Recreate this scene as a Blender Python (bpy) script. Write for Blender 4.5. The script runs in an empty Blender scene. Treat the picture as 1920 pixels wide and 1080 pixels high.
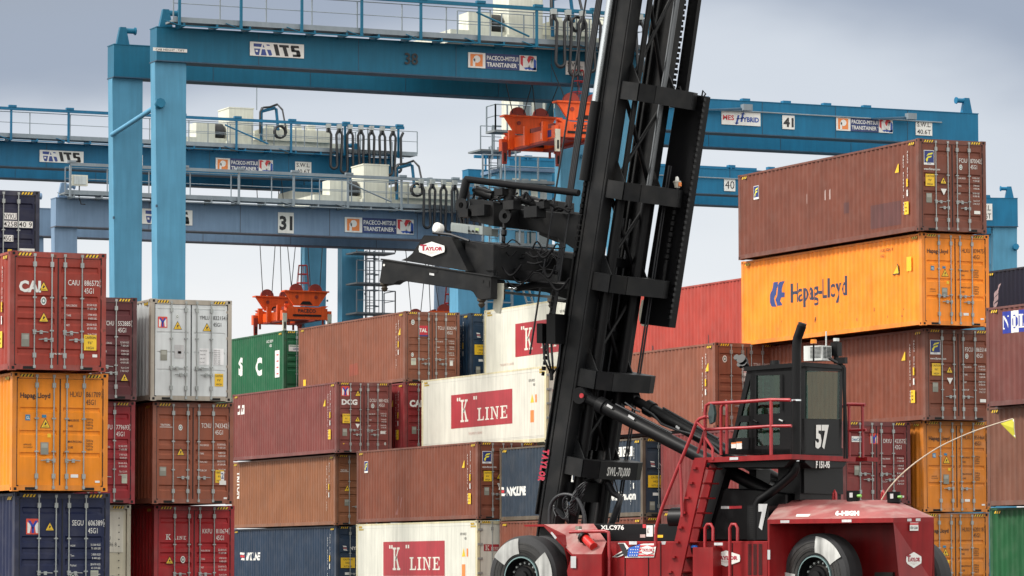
import bpy, bmesh, math, random
from math import sin, cos, radians, pi
from mathutils import Vector, Matrix
random.seed(7)
S = bpy.context.scene
C = S.collection
# ------------------------------------------------------------------ camera
F_PX, YAW, PIT, ROLL, CH = 7184.0, 0.41953, 0.07451, -0.00137, 0.94
cy, sy, cp, sp = cos(YAW), sin(YAW), cos(PIT), sin(PIT)
R0 = Vector((cy, -sy, 0)); FW = Vector((sy*cp, cy*cp, sp)); U0 = Vector((-sy*sp, -cy*sp, cp))
RT = R0*cos(ROLL) + U0*sin(ROLL); UP = -R0*sin(ROLL) + U0*cos(ROLL)
camd = bpy.data.cameras.new('camera'); cam = bpy.data.objects.new('camera', camd); C.objects.link(cam)
cam.matrix_world = Matrix((( RT.x, UP.x, -FW.x, 0), (RT.y, UP.y, -FW.y, 0), (RT.z, UP.z, -FW.z, CH), (0, 0, 0, 1)))
camd.sensor_width = 36; camd.lens = F_PX/1920*36; camd.clip_start = 1; camd.clip_end = 6000
S.camera = cam
# ------------------------------------------------------------------ sky and sun
SUN_EL, SUN_AZ = radians(44), radians(-78)      # azimuth from +Y towards +X
w = bpy.data.worlds.new('World'); S.world = w; w.use_nodes = True
nt = w.node_tree; N = nt.nodes; Lk = nt.links; N.clear()
out = N.new('ShaderNodeOutputWorld'); mix = N.new('ShaderNodeMixShader'); mix.inputs[0].default_value = 0.9
bg1 = N.new('ShaderNodeBackground'); bg2 = N.new('ShaderNodeBackground')
sky = N.new('ShaderNodeTexSky'); sky.sky_type = 'NISHITA'; sky.sun_disc = False
sky.sun_elevation = SUN_EL; sky.sun_rotation = SUN_AZ
Lk.new(sky.outputs[0], bg1.inputs[0]); bg1.inputs[1].default_value = 0.09
tc = N.new('ShaderNodeTexCoord'); sep = N.new('ShaderNodeSeparateXYZ'); Lk.new(tc.outputs['Generated'], sep.inputs[0])
noi = N.new('ShaderNodeTexNoise'); noi.inputs['Scale'].default_value = 5.5; noi.inputs['Detail'].default_value = 5
mpn = N.new('ShaderNodeMapping'); mpn.inputs['Scale'].default_value = (1, 1, 2.6); Lk.new(tc.outputs['Generated'], mpn.inputs[0]); Lk.new(mpn.outputs[0], noi.inputs[0])
ad = N.new('ShaderNodeMath'); ad.operation = 'MULTIPLY_ADD'; Lk.new(noi.outputs[0], ad.inputs[0]); ad.inputs[1].default_value = 0.10; 
sb = N.new('ShaderNodeMath'); sb.operation = 'SUBTRACT'; Lk.new(sep.outputs[2], sb.inputs[0]); sb.inputs[1].default_value = 0.05
# the cloud bank is thinnest round the middle of the yard and thickens to both sides
dt = N.new('ShaderNodeVectorMath'); dt.operation = 'DOT_PRODUCT'; Lk.new(tc.outputs['Generated'], dt.inputs[0]); dt.inputs[1].default_value = (sin(YAW+0.01), cos(YAW+0.01), 0)
om = N.new('ShaderNodeMath'); om.operation = 'SUBTRACT'; om.inputs[0].default_value = 1.0; Lk.new(dt.outputs['Value'], om.inputs[1])
ml = N.new('ShaderNodeMath'); ml.operation = 'MULTIPLY'; ml.use_clamp = True; Lk.new(om.outputs[0], ml.inputs[0]); ml.inputs[1].default_value = 3.0
a2 = N.new('ShaderNodeMath'); a2.operation = 'ADD'; Lk.new(sb.outputs[0], a2.inputs[0]); Lk.new(ml.outputs[0], a2.inputs[1])
Lk.new(a2.outputs[0], ad.inputs[2])
rp = N.new('ShaderNodeValToRGB'); Lk.new(ad.outputs[0], rp.inputs[0])
cr = rp.color_ramp; cr.interpolation = 'EASE'
stops = [(0.0, (.95, .95, .955)), (.08, (.90, .905, .92)), (.112, (.80, .83, .87)), (.148, (.65, .695, .765)), (.188, (.35, .40, .50)), (.25, (.34, .37, .42)), (.42, (.92, .92, .90)), (1, (1.25, 1.23, 1.18))]
while len(cr.elements) < len(stops): cr.elements.new(0.5)
for e, (p, c) in zip(cr.elements, stops): e.position = p; e.color = (*c, 1)
Lk.new(rp.outputs[0], bg2.inputs[0])
mr = N.new('ShaderNodeMapRange'); Lk.new(dt.outputs['Value'], mr.inputs[0]); mr.inputs[1].default_value = .6; mr.inputs[2].default_value = -.8; mr.inputs[3].default_value = .86; mr.inputs[4].default_value = 1.35  # added fill: sky made brighter behind the camera to light the container doors
Lk.new(mr.outputs[0], bg2.inputs[1])
Lk.new(bg1.outputs[0], mix.inputs[1]); Lk.new(bg2.outputs[0], mix.inputs[2]); Lk.new(mix.outputs[0], out.inputs[0])
sund = bpy.data.lights.new('sun', 'SUN'); sund.energy = 3.0; sund.angle = radians(10); sund.color = (1, .96, .9)
sun = bpy.data.objects.new('sun', sund); C.objects.link(sun)
sv = Vector((cos(SUN_EL)*sin(SUN_AZ), cos(SUN_EL)*cos(SUN_AZ), sin(SUN_EL)))
sun.rotation_euler = sv.to_track_quat('Z', 'Y').to_euler(); sun.location = sv*100
S.view_settings.view_transform = 'Standard'; S.view_settings.look = 'None'; S.view_settings.exposure = 0.3; S.view_settings.gamma = 1
S.render.engine = 'CYCLES'
# ------------------------------------------------------------------ pixel rays -> points on real planes
def ray(u, v):
    return (FW + RT*((u-960)/F_PX) - UP*((v-540)/F_PX))
CAM = Vector((0, 0, CH))
def onY(u, v, Y): d = ray(u, v); return CAM + d*(Y/d.y)
def onX(u, v, X): d = ray(u, v); return CAM + d*(X/d.x)
# ------------------------------------------------------------------ materials
def nd(nt, t, **k):
    n = nt.nodes.new(t)
    for a, b in k.items(): setattr(n, a, b)
    return n
MC = {}
def paint(name, col, rough=.5, var=.25, rust=.0, streak=.25, metal=0, bump=0.0, spec=.5, fade=0.0, coat=0.0):
    if name in MC: return MC[name]
    m = bpy.data.materials.new(name); MC[name] = m; m.use_nodes = True
    t = m.node_tree; b = t.nodes['Principled BSDF']
    b.inputs['Roughness'].default_value = rough; b.inputs['Metallic'].default_value = metal
    b.inputs['Specular IOR Level'].default_value = spec; b.inputs['Coat Weight'].default_value = coat; b.inputs['Coat Roughness'].default_value = .15
    g = nd(t, 'ShaderNodeNewGeometry')
    n1 = nd(t, 'ShaderNodeTexNoise'); n1.inputs['Scale'].default_value = 1.1; n1.inputs['Detail'].default_value = 5; t.links.new(g.outputs['Position'], n1.inputs[0])
    mp = nd(t, 'ShaderNodeMapping'); mp.inputs['Scale'].default_value = (7, 7, .55); t.links.new(g.outputs['Position'], mp.inputs[0])
    n2 = nd(t, 'ShaderNodeTexNoise'); n2.inputs['Scale'].default_value = 1.0; n2.inputs['Detail'].default_value = 4; t.links.new(mp.outputs[0], n2.inputs[0])
    r1 = nd(t, 'ShaderNodeMapRange'); t.links.new(n1.outputs[0], r1.inputs[0]); r1.inputs[1].default_value = .3; r1.inputs[2].default_value = .7; r1.inputs[3].default_value = 1-var; r1.inputs[4].default_value = 1+var*.6
    r2 = nd(t, 'ShaderNodeMapRange'); t.links.new(n2.outputs[0], r2.inputs[0]); r2.inputs[1].default_value = .35; r2.inputs[2].default_value = .72; r2.inputs[3].default_value = 1+streak*.3; r2.inputs[4].default_value = 1-streak
    mu = nd(t, 'ShaderNodeMath', operation='MULTIPLY'); t.links.new(r1.outputs[0], mu.inputs[0]); t.links.new(r2.outputs[0], mu.inputs[1])
    vm = nd(t, 'ShaderNodeVectorMath', operation='SCALE'); vm.inputs[0].default_value = col; t.links.new(mu.outputs[0], vm.inputs['Scale'])
    last = vm.outputs[0]
    if fade > 0:
        n4 = nd(t, 'ShaderNodeTexNoise'); n4.inputs['Scale'].default_value = 2.3; n4.inputs['Detail'].default_value = 6; t.links.new(g.outputs['Position'], n4.inputs[0])
        r4 = nd(t, 'ShaderNodeMapRange'); t.links.new(n4.outputs[0], r4.inputs[0]); r4.inputs[1].default_value = .45; r4.inputs[2].default_value = .75; r4.inputs[4].default_value = fade
        mx = nd(t, 'ShaderNodeMix', data_type='RGBA'); t.links.new(r4.outputs[0], mx.inputs[0]); t.links.new(last, mx.inputs[6]); mx.inputs[7].default_value = (.42, .38, .34, 1); last = mx.outputs[2]
    if rust > 0:
        n3 = nd(t, 'ShaderNodeTexNoise'); n3.inputs['Scale'].default_value = 5; n3.inputs['Detail'].default_value = 8; n3.inputs['Roughness'].default_value = .7; t.links.new(g.outputs['Position'], n3.inputs[0])
        r3 = nd(t, 'ShaderNodeMapRange'); t.links.new(n3.outputs[0], r3.inputs[0]); r3.inputs[1].default_value = .78-rust*.4; r3.inputs[2].default_value = .84-rust*.3; 
        mx = nd(t, 'ShaderNodeMix', data_type='RGBA'); t.links.new(r3.outputs[0], mx.inputs[0]); t.links.new(last, mx.inputs[6]); mx.inputs[7].default_value = (.09, .035, .015, 1); last = mx.outputs[2]
    t.links.new(last, b.inputs['Base Color'])
    if bump > 0:
        bn = nd(t, 'ShaderNodeBump'); bn.inputs['Strength'].default_value = bump; bn.inputs['Distance'].default_value = .02; t.links.new(n1.outputs[0], bn.inputs['Height']); t.links.new(bn.outputs[0], b.inputs['Normal'])
    return m
def glassm():
    m = bpy.data.materials.new('tinted_glass'); m.use_nodes = True; t = m.node_tree; t.nodes.remove(t.nodes['Principled BSDF'])
    tr = nd(t, 'ShaderNodeBsdfTransparent'); tr.inputs[0].default_value = (.50, .70, .63, 1); gl = nd(t, 'ShaderNodeBsdfGlossy'); gl.inputs['Roughness'].default_value = .03; gl.inputs[0].default_value = (.8, .85, .85, 1)
    fr = nd(t, 'ShaderNodeFresnel'); fr.inputs[0].default_value = 1.35; mx = nd(t, 'ShaderNodeMixShader'); mx.inputs[0].default_value = .04; t.links.new(tr.outputs[0], mx.inputs[1]); t.links.new(gl.outputs[0], mx.inputs[2]); t.links.new(mx.outputs[0], t.nodes['Material Output'].inputs[0])
    return m
WHITE = paint('white_lettering', (.75, .74, .70), .6, .06, 0, .06)
BLACK = paint('black_lettering', (.018, .018, .02), .6, .05, 0, .05)
YEL = paint('warning_yellow', (.80, .50, .02), .5, .08, 0, .08)
NAVY = paint('navy_lettering', (.015, .03, .16), .5, .06, 0, .05)
RED = paint('red_lettering', (.55, .03, .04), .5, .06, 0, .05)
ORG = paint('orange_lettering', (.75, .22, .05), .5, .06, 0, .05)
PLATE = paint('data_plate_metal', (.22, .22, .18), .5, .2, .0, .1)
GALV = paint('galvanised_steel', (.33, .35, .34), .45, .15, .22, .15, metal=.35)
RUBBER = paint('door_gasket_rubber', (.015, .016, .018), .8, .1, 0, .1)
HOLE = paint('dark_cavity', (.008, .008, .008), .9, .05, 0, .05)
GREYT = paint('faded_lettering', (.45, .33, .30), .7, .2, 0, .2)
# ------------------------------------------------------------------ mesh builder
T2 = {}
def text2d(s, bold=0.0):
    k = (s, bold)
    if k in T2: return T2[k]
    cu = bpy.data.curves.new('t', 'FONT'); cu.body = s; cu.size = 1.0; cu.offset = bold; cu.resolution_u = 2
    ob = bpy.data.objects.new('t', cu); C.objects.link(ob)
    dg = bpy.context.evaluated_depsgraph_get(); me = bpy.data.meshes.new_from_object(ob.evaluated_get(dg))
    vs = [(v.co.x, v.co.y) for v in me.vertices]; fs = [tuple(p.vertices) for p in me.polygons]
    bpy.data.objects.remove(ob); bpy.data.curves.remove(cu); bpy.data.meshes.remove(me)
    x0 = min(v[0] for v in vs); x1 = max(v[0] for v in vs)
    vs = [((x-x0)/.69, y/.69) for x, y in vs]
    T2[k] = (vs, fs, (x1-x0)/.69); return T2[k]
def smooth(pts, k=5):
    P = [Vector(p) for p in pts]; out = []
    for i in range(len(P)-1):
        a, b, c, d = P[max(i-1, 0)], P[i], P[i+1], P[min(i+2, len(P)-1)]
        for j in range(k):
            t = j/k; out.append(.5*((2*b)+(c-a)*t+(2*a-5*b+4*c-d)*t*t+(3*b-a-3*c+d)*t**3))
    out.append(P[-1]); return out
class MB:
    def __init__(s): s.v = []; s.f = []; s.m = []; s.mats = []; s.sm = []
    def mi(s, m):
        if m not in s.mats: s.mats.append(m)
        return s.mats.index(m)
    def add(s, vs, fs, m, smooth=False):
        o = len(s.v); i = s.mi(m); s.v += [tuple(v) for v in vs]
        for f in fs: s.f.append([o+k for k in f]); s.m.append(i); s.sm.append(smooth)
        return s
    def hexa(s, p, m):   # p[0:4] bottom ring, p[4:8] top ring
        return s.add(p, [(3, 2, 1, 0), (4, 5, 6, 7), (0, 1, 5, 4), (1, 2, 6, 5), (2, 3, 7, 6), (3, 0, 4, 7)], m)
    def box(s, x0, x1, y0, y1, z0, z1, m):
        return s.hexa([(x0, y0, z0), (x1, y0, z0), (x1, y1, z0), (x0, y1, z0), (x0, y0, z1), (x1, y0, z1), (x1, y1, z1), (x0, y1, z1)], m)
    def prism(s, poly, vec, m):
        n = len(poly); vec = Vector(vec); a = [Vector(p) for p in poly]; b = [p+vec for p in a]
        fs = [tuple(range(n)), tuple(range(2*n-1, n-1, -1))] + [(i, i+n, (i+1) % n+n, (i+1) % n) for i in range(n)]
        return s.add(a+b, fs, m)
    def quad(s, pts, m): return s.add(pts, [tuple(range(len(pts)))], m)
    def tube(s, pts, r, m, n=7, r2=None, cap=True):
        P = [Vector(p) for p in pts]; k = len(P); rings = []; ref = None
        for i, p in enumerate(P):
            d = (P[min(i+1, k-1)]-P[max(i-1, 0)]).normalized()
            if ref is None: ref = Vector((0, 0, 1)) if abs(d.z) < .9 else Vector((1, 0, 0))
            x = (ref - d*ref.dot(d)).normalized(); y = d.cross(x); ref = x
            rr = r if r2 is None else r+(r2-r)*i/(k-1)
            rings.append([p + x*(rr*cos(2*pi*j/n)) + y*(rr*sin(2*pi*j/n)) for j in range(n)])
        vs = [v for q in rings for v in q]; fs = []
        for i in range(k-1):
            for j in range(n): fs.append((i*n+j, i*n+(j+1) % n, (i+1)*n+(j+1) % n, (i+1)*n+j))
        s.add(vs, fs, m, True)
        if cap: s.add(rings[0], [tuple(range(n-1, -1, -1))], m); s.add(rings[-1], [tuple(range(n))], m)
        return s
    def lathe(s, c, ax, prof, m, n=48, mats=None):   # prof: (dist along axis, radius)
        c = Vector(c); ax = Vector(ax).normalized(); x = ax.orthogonal().normalized(); y = ax.cross(x)
        vs = [c+ax*h + x*(r*cos(2*pi*j/n)) + y*(r*sin(2*pi*j/n)) for h, r in prof for j in range(n)]
        for i in range(len(prof)-1):
            mm = mats[i] if mats else m
            s.add(vs[i*n:(i+2)*n], [(j, (j+1) % n, n+(j+1) % n, n+j) for j in range(n)], mm, True)
        return s
    def text(s, st, o, ux, uz, h, m, bold=.0, sq=1.0, al='l'):
        vs, fs, w = text2d(st, bold); o = Vector(o); ux = Vector(ux); uz = Vector(uz)
        off = {'l': 0, 'c': -w/2, 'r': -w}[al]
        return s.add([o+ux*((x+off)*h*sq)+uz*(y*h) for x, y in vs], fs, m)
    def islands(s):
        par = list(range(len(s.v)))
        def fd(i):
            while par[i] != i: par[i] = par[par[i]]; i = par[i]
            return i
        for f in s.f:
            for k in f[1:]: par[fd(k)] = fd(f[0])
        g = {}
        for i, f in enumerate(s.f): g.setdefault(fd(f[0]), []).append(i)
        out = []
        for ids in g.values():
            m = MB(); mp = {}
            for i in ids:
                f = []
                for k in s.f[i]:
                    if k not in mp: mp[k] = len(m.v); m.v.append(s.v[k])
                    f.append(mp[k])
                m.f.append(f); m.m.append(m.mi(s.mats[s.m[i]])); m.sm.append(s.sm[i])
            out.append(m)
        return out
    def build(s, name, parent=None, loc=None, bevel=0, label=None, split=False):
        if split: return [m.build(name, parent, loc, bevel) for m in s.islands()]
        me = bpy.data.meshes.new(name); me.from_pydata(s.v, [], s.f)
        for m in s.mats: me.materials.append(m)
        me.polygons.foreach_set('material_index', s.m); me.polygons.foreach_set('use_smooth', s.sm); me.update()
        if bevel:
            bm = bmesh.new(); bm.from_mesh(me); bmesh.ops.remove_doubles(bm, verts=bm.verts, dist=1e-5); bmesh.ops.recalc_face_normals(bm, faces=bm.faces)
            es = [e for e in bm.edges if len(e.link_faces) == 2 and e.calc_face_angle(0) > .5]
            bmesh.ops.bevel(bm, geom=es, offset=bevel, segments=1, affect='EDGES', clamp_overlap=True); bm.to_mesh(me); bm.free()
        o = bpy.data.objects.new(name, me); C.objects.link(o)
        if parent: o.parent = parent
        if loc: o.location = loc
        if label: o['label'] = label
        return o
def empty(name, loc=(0, 0, 0), rz=0, label=None, cat=None, group=None):
    o = bpy.data.objects.new(name, None); C.objects.link(o); o.location = loc; o.rotation_euler = (0, 0, rz); o.empty_display_size = .3
    if label: o['label'] = label
    if cat: o['category'] = cat
    if group: o['group'] = group
    return o
def tag(o, label, cat, group=None):
    o['label'] = label; o['category'] = cat
    if group: o['group'] = group
    return o
def link_mesh(name, me, parent, loc=(0, 0, 0)):
    o = bpy.data.objects.new(name, me); C.objects.link(o); o.parent = parent; o.location = loc; return o
# ------------------------------------------------------------------ ground
gm = paint('yard_asphalt', (.055, .055, .055), .9, .3, 0, .1, bump=.3)
g = MB().quad([(-1500, -200, 0), (2500, -200, 0), (2500, 4500, 0), (-1500, 4500, 0)], gm).build('ground'); g['kind'] = 'structure'
# ------------------------------------------------------------------ containers
CW = 2.438
def corr_points(L):
    y = .17; pts = []; D = .042; seg = (.072, .068, .070, .068); n = int((L-.34)/sum(seg)); k = (L-.34)/(n*sum(seg))
    for i in range(n):
        for (ln, d) in zip(seg, ((0, 0), (0, D), (D, D), (D, 0))):
            pts.append((y, d[0])); y += ln*k
    pts.append((L-.17, 0)); return pts
def corr_at(pts, y):
    for (a, da), (b, db) in zip(pts, pts[1:]):
        if a <= y <= b: return da + (db-da)*(y-a)/max(b-a, 1e-6)
    return 0
def conform(mb, vs, fs, m, X0, pts, proud=.004):
    """drape 2-D (y,z) faces over the corrugated side whose crest plane is x = X0"""
    bm = bmesh.new(); bv = [bm.verts.new((y, 0, z)) for y, z in vs]
    for f in fs:
        try: bm.faces.new([bv[i] for i in f])
        except ValueError: pass
    y0 = min(v[0] for v in vs); y1 = max(v[0] for v in vs)
    for (y, d) in pts:
        if y0 < y < y1: bmesh.ops.bisect_plane(bm, geom=bm.verts[:]+bm.edges[:]+bm.faces[:], plane_co=(y, 0, 0), plane_no=(1, 0, 0))
    bm.verts.index_update(); V = []
    for v in bm.verts: V.append((X0+corr_at(pts, v.co.x)-proud, v.co.x, v.co.z))
    mb.add(V, [tuple(v.index for v in f.verts) for f in bm.faces], m); bm.free()
DOORS = {}
def door_mesh(style, H, mat, wall):
    """one leaf 1.155 wide, faces -y, origin bottom-left"""
    W = 1.155; Hd = H-.30
    b = MB(); D = .038
    rec = {'band': [(.20, .17), (.91, .17), (1.19, .17), (1.47, .17), (2.20, .18)], 'groove': [(.70, .12), (1.26, .12), (1.80, .12)], 'panel': [(.78, .06), (1.34, .06), (1.84, .06), (.12, .03)], 'flat': []}[style]
    z = Hd; prof = [(Hd-.05, 0)]
    for (t, h) in sorted(rec):
        t0 = Hd-t; 
        if t0-h < .08: continue
        s = .035 if style == 'band' else .006
        s2 = .05 if style == 'band' else .05
        prof += [(t0, 0), (t0-s, D), (t0-h+s2, D), (t0-h, 0)] if style != 'panel' else [(t0, 0), (t0-.006, .02), (t0-h+.006, .02), (t0-h, 0)]
    prof.append((.05, 0)); xl, xr = .07, W-.07; sx = .03
    vs = []; fs = []
    for (zz, d) in prof: vs += [(xl, 0, zz), (xl+sx, d, zz), (xr-sx, d, zz), (xr, 0, zz)]
    for i in range(len(prof)-1):
        for j in range(3): fs.append((i*4+j, (i+1)*4+j, (i+1)*4+j+1, i*4+j+1))
    b.add(vs, fs, mat)
    b.box(0, xl, -.004, .05, 0, Hd, mat); b.box(xr, W, -.004, .05, 0, Hd, mat); b.box(xl, xr, -.004, .05, 0, .05, mat); b.box(xl, xr, -.004, .05, Hd-.05, Hd, mat)
    b.box(xl, xr, .045, .05, .05, Hd-.05, mat)
    return b
def rod_mesh(H):
    b = MB(); Hd = H-.30
    b.tube([(0, 0, -.10), (0, 0, Hd+.10)], .019, GALV, 8)
    for z in (-.09, Hd+.03): b.box(-.035, .035, -.02, .03, z, z+.07, GALV)
    for z in (.16, Hd-.22): b.box(-.045, .045, -.026, .03, z, z+.12, GALV)
    for z in (Hd*.31, Hd*.62): b.box(-.05, .05, -.022, .03, z, z+.035, GALV)
    return b
def lever_mesh(dirn):
    b = MB(); b.tube([(0, -.03, 0), (.16*dirn, -.045, .012), (.36*dirn, -.04, 0)], .014, GALV, 6)
    b.box(min(.13*dirn, .21*dirn), max(.13*dirn, .21*dirn), -.05, .0, -.045, .045, GALV); b.box(-.04, .04, -.03, .02, -.05, .05, GALV)
    return b
def hazard(b, o, ux, uz, w, h, n, nrm):
    o = Vector(o); ux = Vector(ux); uz = Vector(uz); nr = Vector(nrm)*.003
    b.quad([o, o+ux*w, o+ux*w+uz*h, o+uz*h], BLACK)
    st = w/n
    for i in range(n):
        x0 = st*i; b.quad([p+nr for p in (o+ux*(x0+st*.02), o+ux*(x0+st*.55), o+ux*(x0+st*.98)+uz*h, o+ux*(x0+st*.45)+uz*h)], YEL)
MESH = {}
def get_mesh(key, fn):
    if key not in MESH:
        b = fn(); o = b.build(key if isinstance(key, str) else key[0]); MESH[key] = o.data; bpy.data.objects.remove(o)
    return MESH[key]
def container(X, Y, z, col, label, H=2.896, L=12.192, style='band', frame=None, side='corr', marks=None, sidemarks=None, group='shipping containers stacked in the yard', name='shipping_container', rust=.25, fade=.05, haz=True, levers=2, sidecol=None, reefer_end=None, detail=True, var=.14):
    e = empty(name, (X, Y, z), 0, label, 'container', group)
    ck = tuple(round(c, 3) for c in col)
    m = paint('container_paint_%d_%d_%d' % tuple(int(c*999) for c in col), col, .5, var, rust, .13, fade=fade, bump=.12, spec=.28)
    fc = frame or tuple(c*.9 for c in col)
    fm = paint('container_frame_%d_%d_%d' % tuple(int(c*999) for c in fc), fc, .55, .2, min(rust+.22, .6), .2, fade=.1)
    key = (ck, H, L, style, side, fc, rust)
    def frame_b():
        b = MB(); P = .12
        for (x0, x1) in ((0, P), (CW-P, CW)):
            for (y0, y1) in ((0, .17), (L-.17, L)): b.box(x0+.004, x1-.004, y0+.004, y1-.004, .118, H-.118, fm)
        for y0, y1 in ((.006, .10), (L-.10, L-.006)):
            b.box(.178, CW-.178, y0, y1, .02, .15, fm); b.box(.178, CW-.178, y0, y1, H-.145, H-.01, fm)
        for x0, x1 in ((.004, .07), (CW-.07, CW-.004)):
            b.box(x0, x1, .18, L-.18, .025, .165, fm); b.box(x0, x1, .18, L-.18, H-.075, H-.012, fm)
        b.box(.07, CW-.07, .10, L-.10, .10, .14, fm)
        for k in range(2):
            x = .62 if k == 0 else CW-.62-.3
            b.box(x-.28 if k == 0 else x+.28, (x+.02) if k == 0 else x+.58, .002, .008, .03, .10, HOLE)
        return b
    link_mesh('frame', get_mesh(('frame',)+key, frame_b), e)
    def cast_b():
        b = MB(); b.box(0, .178, 0, .178, 0, .118, fm)
        for xf in (-.002, .18): b.quad([(xf, .055, .025), (xf, .055, .095), (xf, .125, .095), (xf, .125, .025)], HOLE)
        for yf in (-.002, .18): b.quad([(.055, yf, .025), (.125, yf, .025), (.125, yf, .095), (.055, yf, .095)], HOLE)
        return b
    cm = get_mesh(('cast', fc, rust), cast_b)
    for x0 in (0, CW-.178):
        for y0 in (0, L-.178):
            for z0 in (0, H-.118): link_mesh('corner_casting', cm, e, (x0, y0, z0))
    pts = corr_points(L)
    def side_b(sgn):
        b = MB(); z0, z1 = .166, H-.076
        if side == 'corr':
            vs = []
            for (y, d) in pts:
                x = .012+d if sgn < 0 else CW-.012-d
                vs += [(x, y, z0), (x, y, z1)]
            n = len(pts); b.add(vs, [(2*i, 2*i+1, 2*i+3, 2*i+2) if sgn < 0 else (2*i, 2*i+2, 2*i+3, 2*i+1) for i in range(n-1)], m)
        else:
            x0, x1 = (.010, .05) if sgn < 0 else (CW-.05, CW-.010)
            b.box(x0, x1, .17, L-.17, .165, H-.075, m)
            xs = .008 if sgn < 0 else CW-.008
            n = 26
            for i in range(1, n):       # panel joints
                y = .17+(L-.34)*i/n; b.box(min(xs, xs+.003), max(xs, xs+.003), y-.008, y+.008, .30, H-.26, paint('reefer_panel_joint', (.56, .55, .49), .5, .1, 0, .1))
            for zz in (.22, .27, H-.19): b.box(xs-.004, xs+.004, .18, L-.18, zz, zz+.018, paint('reefer_panel_joint', (.56, .55, .49), .5, .1, 0, .1))
        return b
    link_mesh('side_wall', get_mesh(('sideL',)+key, lambda: side_b(-1)), e)
    link_mesh('side_wall', get_mesh(('sideR',)+key, lambda: side_b(1)), e)
    link_mesh('roof', get_mesh(('roof',)+key, lambda: MB().box(.07, CW-.07, .10, L-.10, H-.05, H-.018, m)), e)
    link_mesh('end_wall', get_mesh(('end',)+key, lambda: MB().box(.12, CW-.12, L-.06, L-.02, .15, H-.145, m)), e)
    if reefer_end: reefer_end(e, m, fm, H)
    else:
        d = door_mesh_get(style, H, m)
        lev = get_mesh(('lev', 1), lambda: lever_mesh(1)); lev2 = get_mesh(('lev', -1), lambda: lever_mesh(-1)); rod = get_mesh(('rod', H), lambda: rod_mesh(H))
        gk = get_mesh(('gask', H), lambda: MB().box(-.014, .014, 0, .02, .0, H-.30, RUBBER).box(-1.10, -1.082, .0, .02, 0, H-.3, RUBBER).box(1.082, 1.10, .0, .02, 0, H-.3, RUBBER).box(-1.1, 1.1, .002, .02, H-.302, H-.275, RUBBER).box(-1.1, 1.1, .002, .02, -.02, .0, RUBBER))
        hin = get_mesh(('hinge', fc, rust), lambda: hinge_mesh(fm))
        dl = link_mesh('door', d, e, (.125, .03, .15)); dr = link_mesh('door', d, e, (CW-.125-1.155+.0, .03, .15))
        for dd, xs in ((dl, (.50, .935)), (dr, (.10, .535))):
            dd.scale = (.935, 1, 1)
        dl.location.x = .128; dr.location.x = CW-.128-1.08
        link_mesh('door_seal', gk, e, (CW/2, .012, .15))
        for i, x in enumerate((.62, 1.055, 1.385, 1.82)): 
            par = dl if i < 2 else dr
            r = link_mesh('lock_rod', rod, par, ((x-par.location.x)/.935, -.035, 0))
            if levers == 2 or (levers == 1 and i in (1, 2)):
                zz = .58 if i in (0, 3) else (.76 if levers == 2 and style == 'band' else .60)
                if levers == 2: zz = .78 if i in (0, 2) else .60
                link_mesh('lock_handle', lev if i in (0, 2) or (levers == 1 and i == 2) else lev2, par, ((x-par.location.x)/.935, -.035, zz))
        [link_mesh('hinge', hin, dd, (xx/.935, 0, (H-.30)*fz)) for dd, xx in ((dl, -.015), (dr, 1.095)) for fz in (.06, .33, .64, .93)]
    mk = MB()
    if haz:
        hazard(mk, (.20, .000, H-.11), (1, 0, 0), (0, 0, 1), .34, .07, 4, (0, -1, 0)); hazard(mk, (CW-.54, .000, H-.11), (1, 0, 0), (0, 0, 1), .34, .07, 4, (0, -1, 0))
        hazard(mk, (.0015, .62, H-.17), (0, -1, 0), (0, 0, 1), .36, .075, 3, (-1, 0, 0)); hazard(mk, (.0015, L-.28, H-.17), (0, -1, 0), (0, 0, 1), .36, .075, 3, (-1, 0, 0))
    if marks and not reefer_end: marks(mk, H)
    if mk.f: mk.build('door_markings' if not reefer_end else 'markings', e)
    if sidemarks:
        sm_ = MB(); sidemarks(sm_, H, L, pts, X, Y, z); sm_.build('side_markings', e)
    return e
def hinge_mesh(fm):
    b = MB(); b.box(-.05, .03, -.016, .012, -.03, .03, fm); b.tube([(-.005, -.014, -.05), (-.005, -.014, .05)], .014, fm, 6)
    return b
def door_mesh_get(style, H, m): return get_mesh(('door', style, H, m.name), lambda: door_mesh(style, H, m, None))
# -------- marking helpers (door plane is y = 0; x right, z up)
XU, ZU = (1, 0, 0), (0, 0, 1)
DY = .018
def dt_(b, s, x, z, h, m=WHITE, bold=.012, sq=.8, al='l', y=DY): b.text(s, (x, y, z), XU, ZU, h, m, bold, sq, al)
def rect(b, x0, x1, z0, z1, m, y=DY): b.quad([(x0, y, z0), (x1, y, z0), (x1, y, z1), (x0, y, z1)], m)
def triw(b, x, z, s=.2, y=DY, m=YEL):
    rect_ = [(x, y, z), (x+s, y, z), (x+s/2, y, z+s*.92)]; b.quad([(x-.02, y+.002, z-.012), (x+s+.02, y+.002, z-.012), (x+s/2, y+.002, z+s*.92+.03)], BLACK)
    b.quad(rect_, m); b.quad([(x+s*.52, y-.002, z+s*.25), (x+s*.66, y-.002, z+s*.45), (x+s*.5, y-.002, z+s*.62), (x+s*.36, y-.002, z+s*.3)], BLACK)
    rect(b, x+s*.25, x+s*.75, z+s*.12, z+s*.17, BLACK, y-.002)
def caution(b, x, z, w=.30, h=.36, lines=("CAUTION", "9'6\"", "HIGH"), y=DY):
    rect(b, x, x+w, z, z+h, YEL, y)
    k = len(lines)
    for i, t in enumerate(lines): 
        ww = text2d(t, .01)[2]; hh = h/k*.5; sq = min(.9, (w*.85)/(ww*hh)); dt_(b, t, x+w/2, z+h-(i+.78)*h/k, hh, BLACK, .01, sq, 'c', y-.002)
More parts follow.
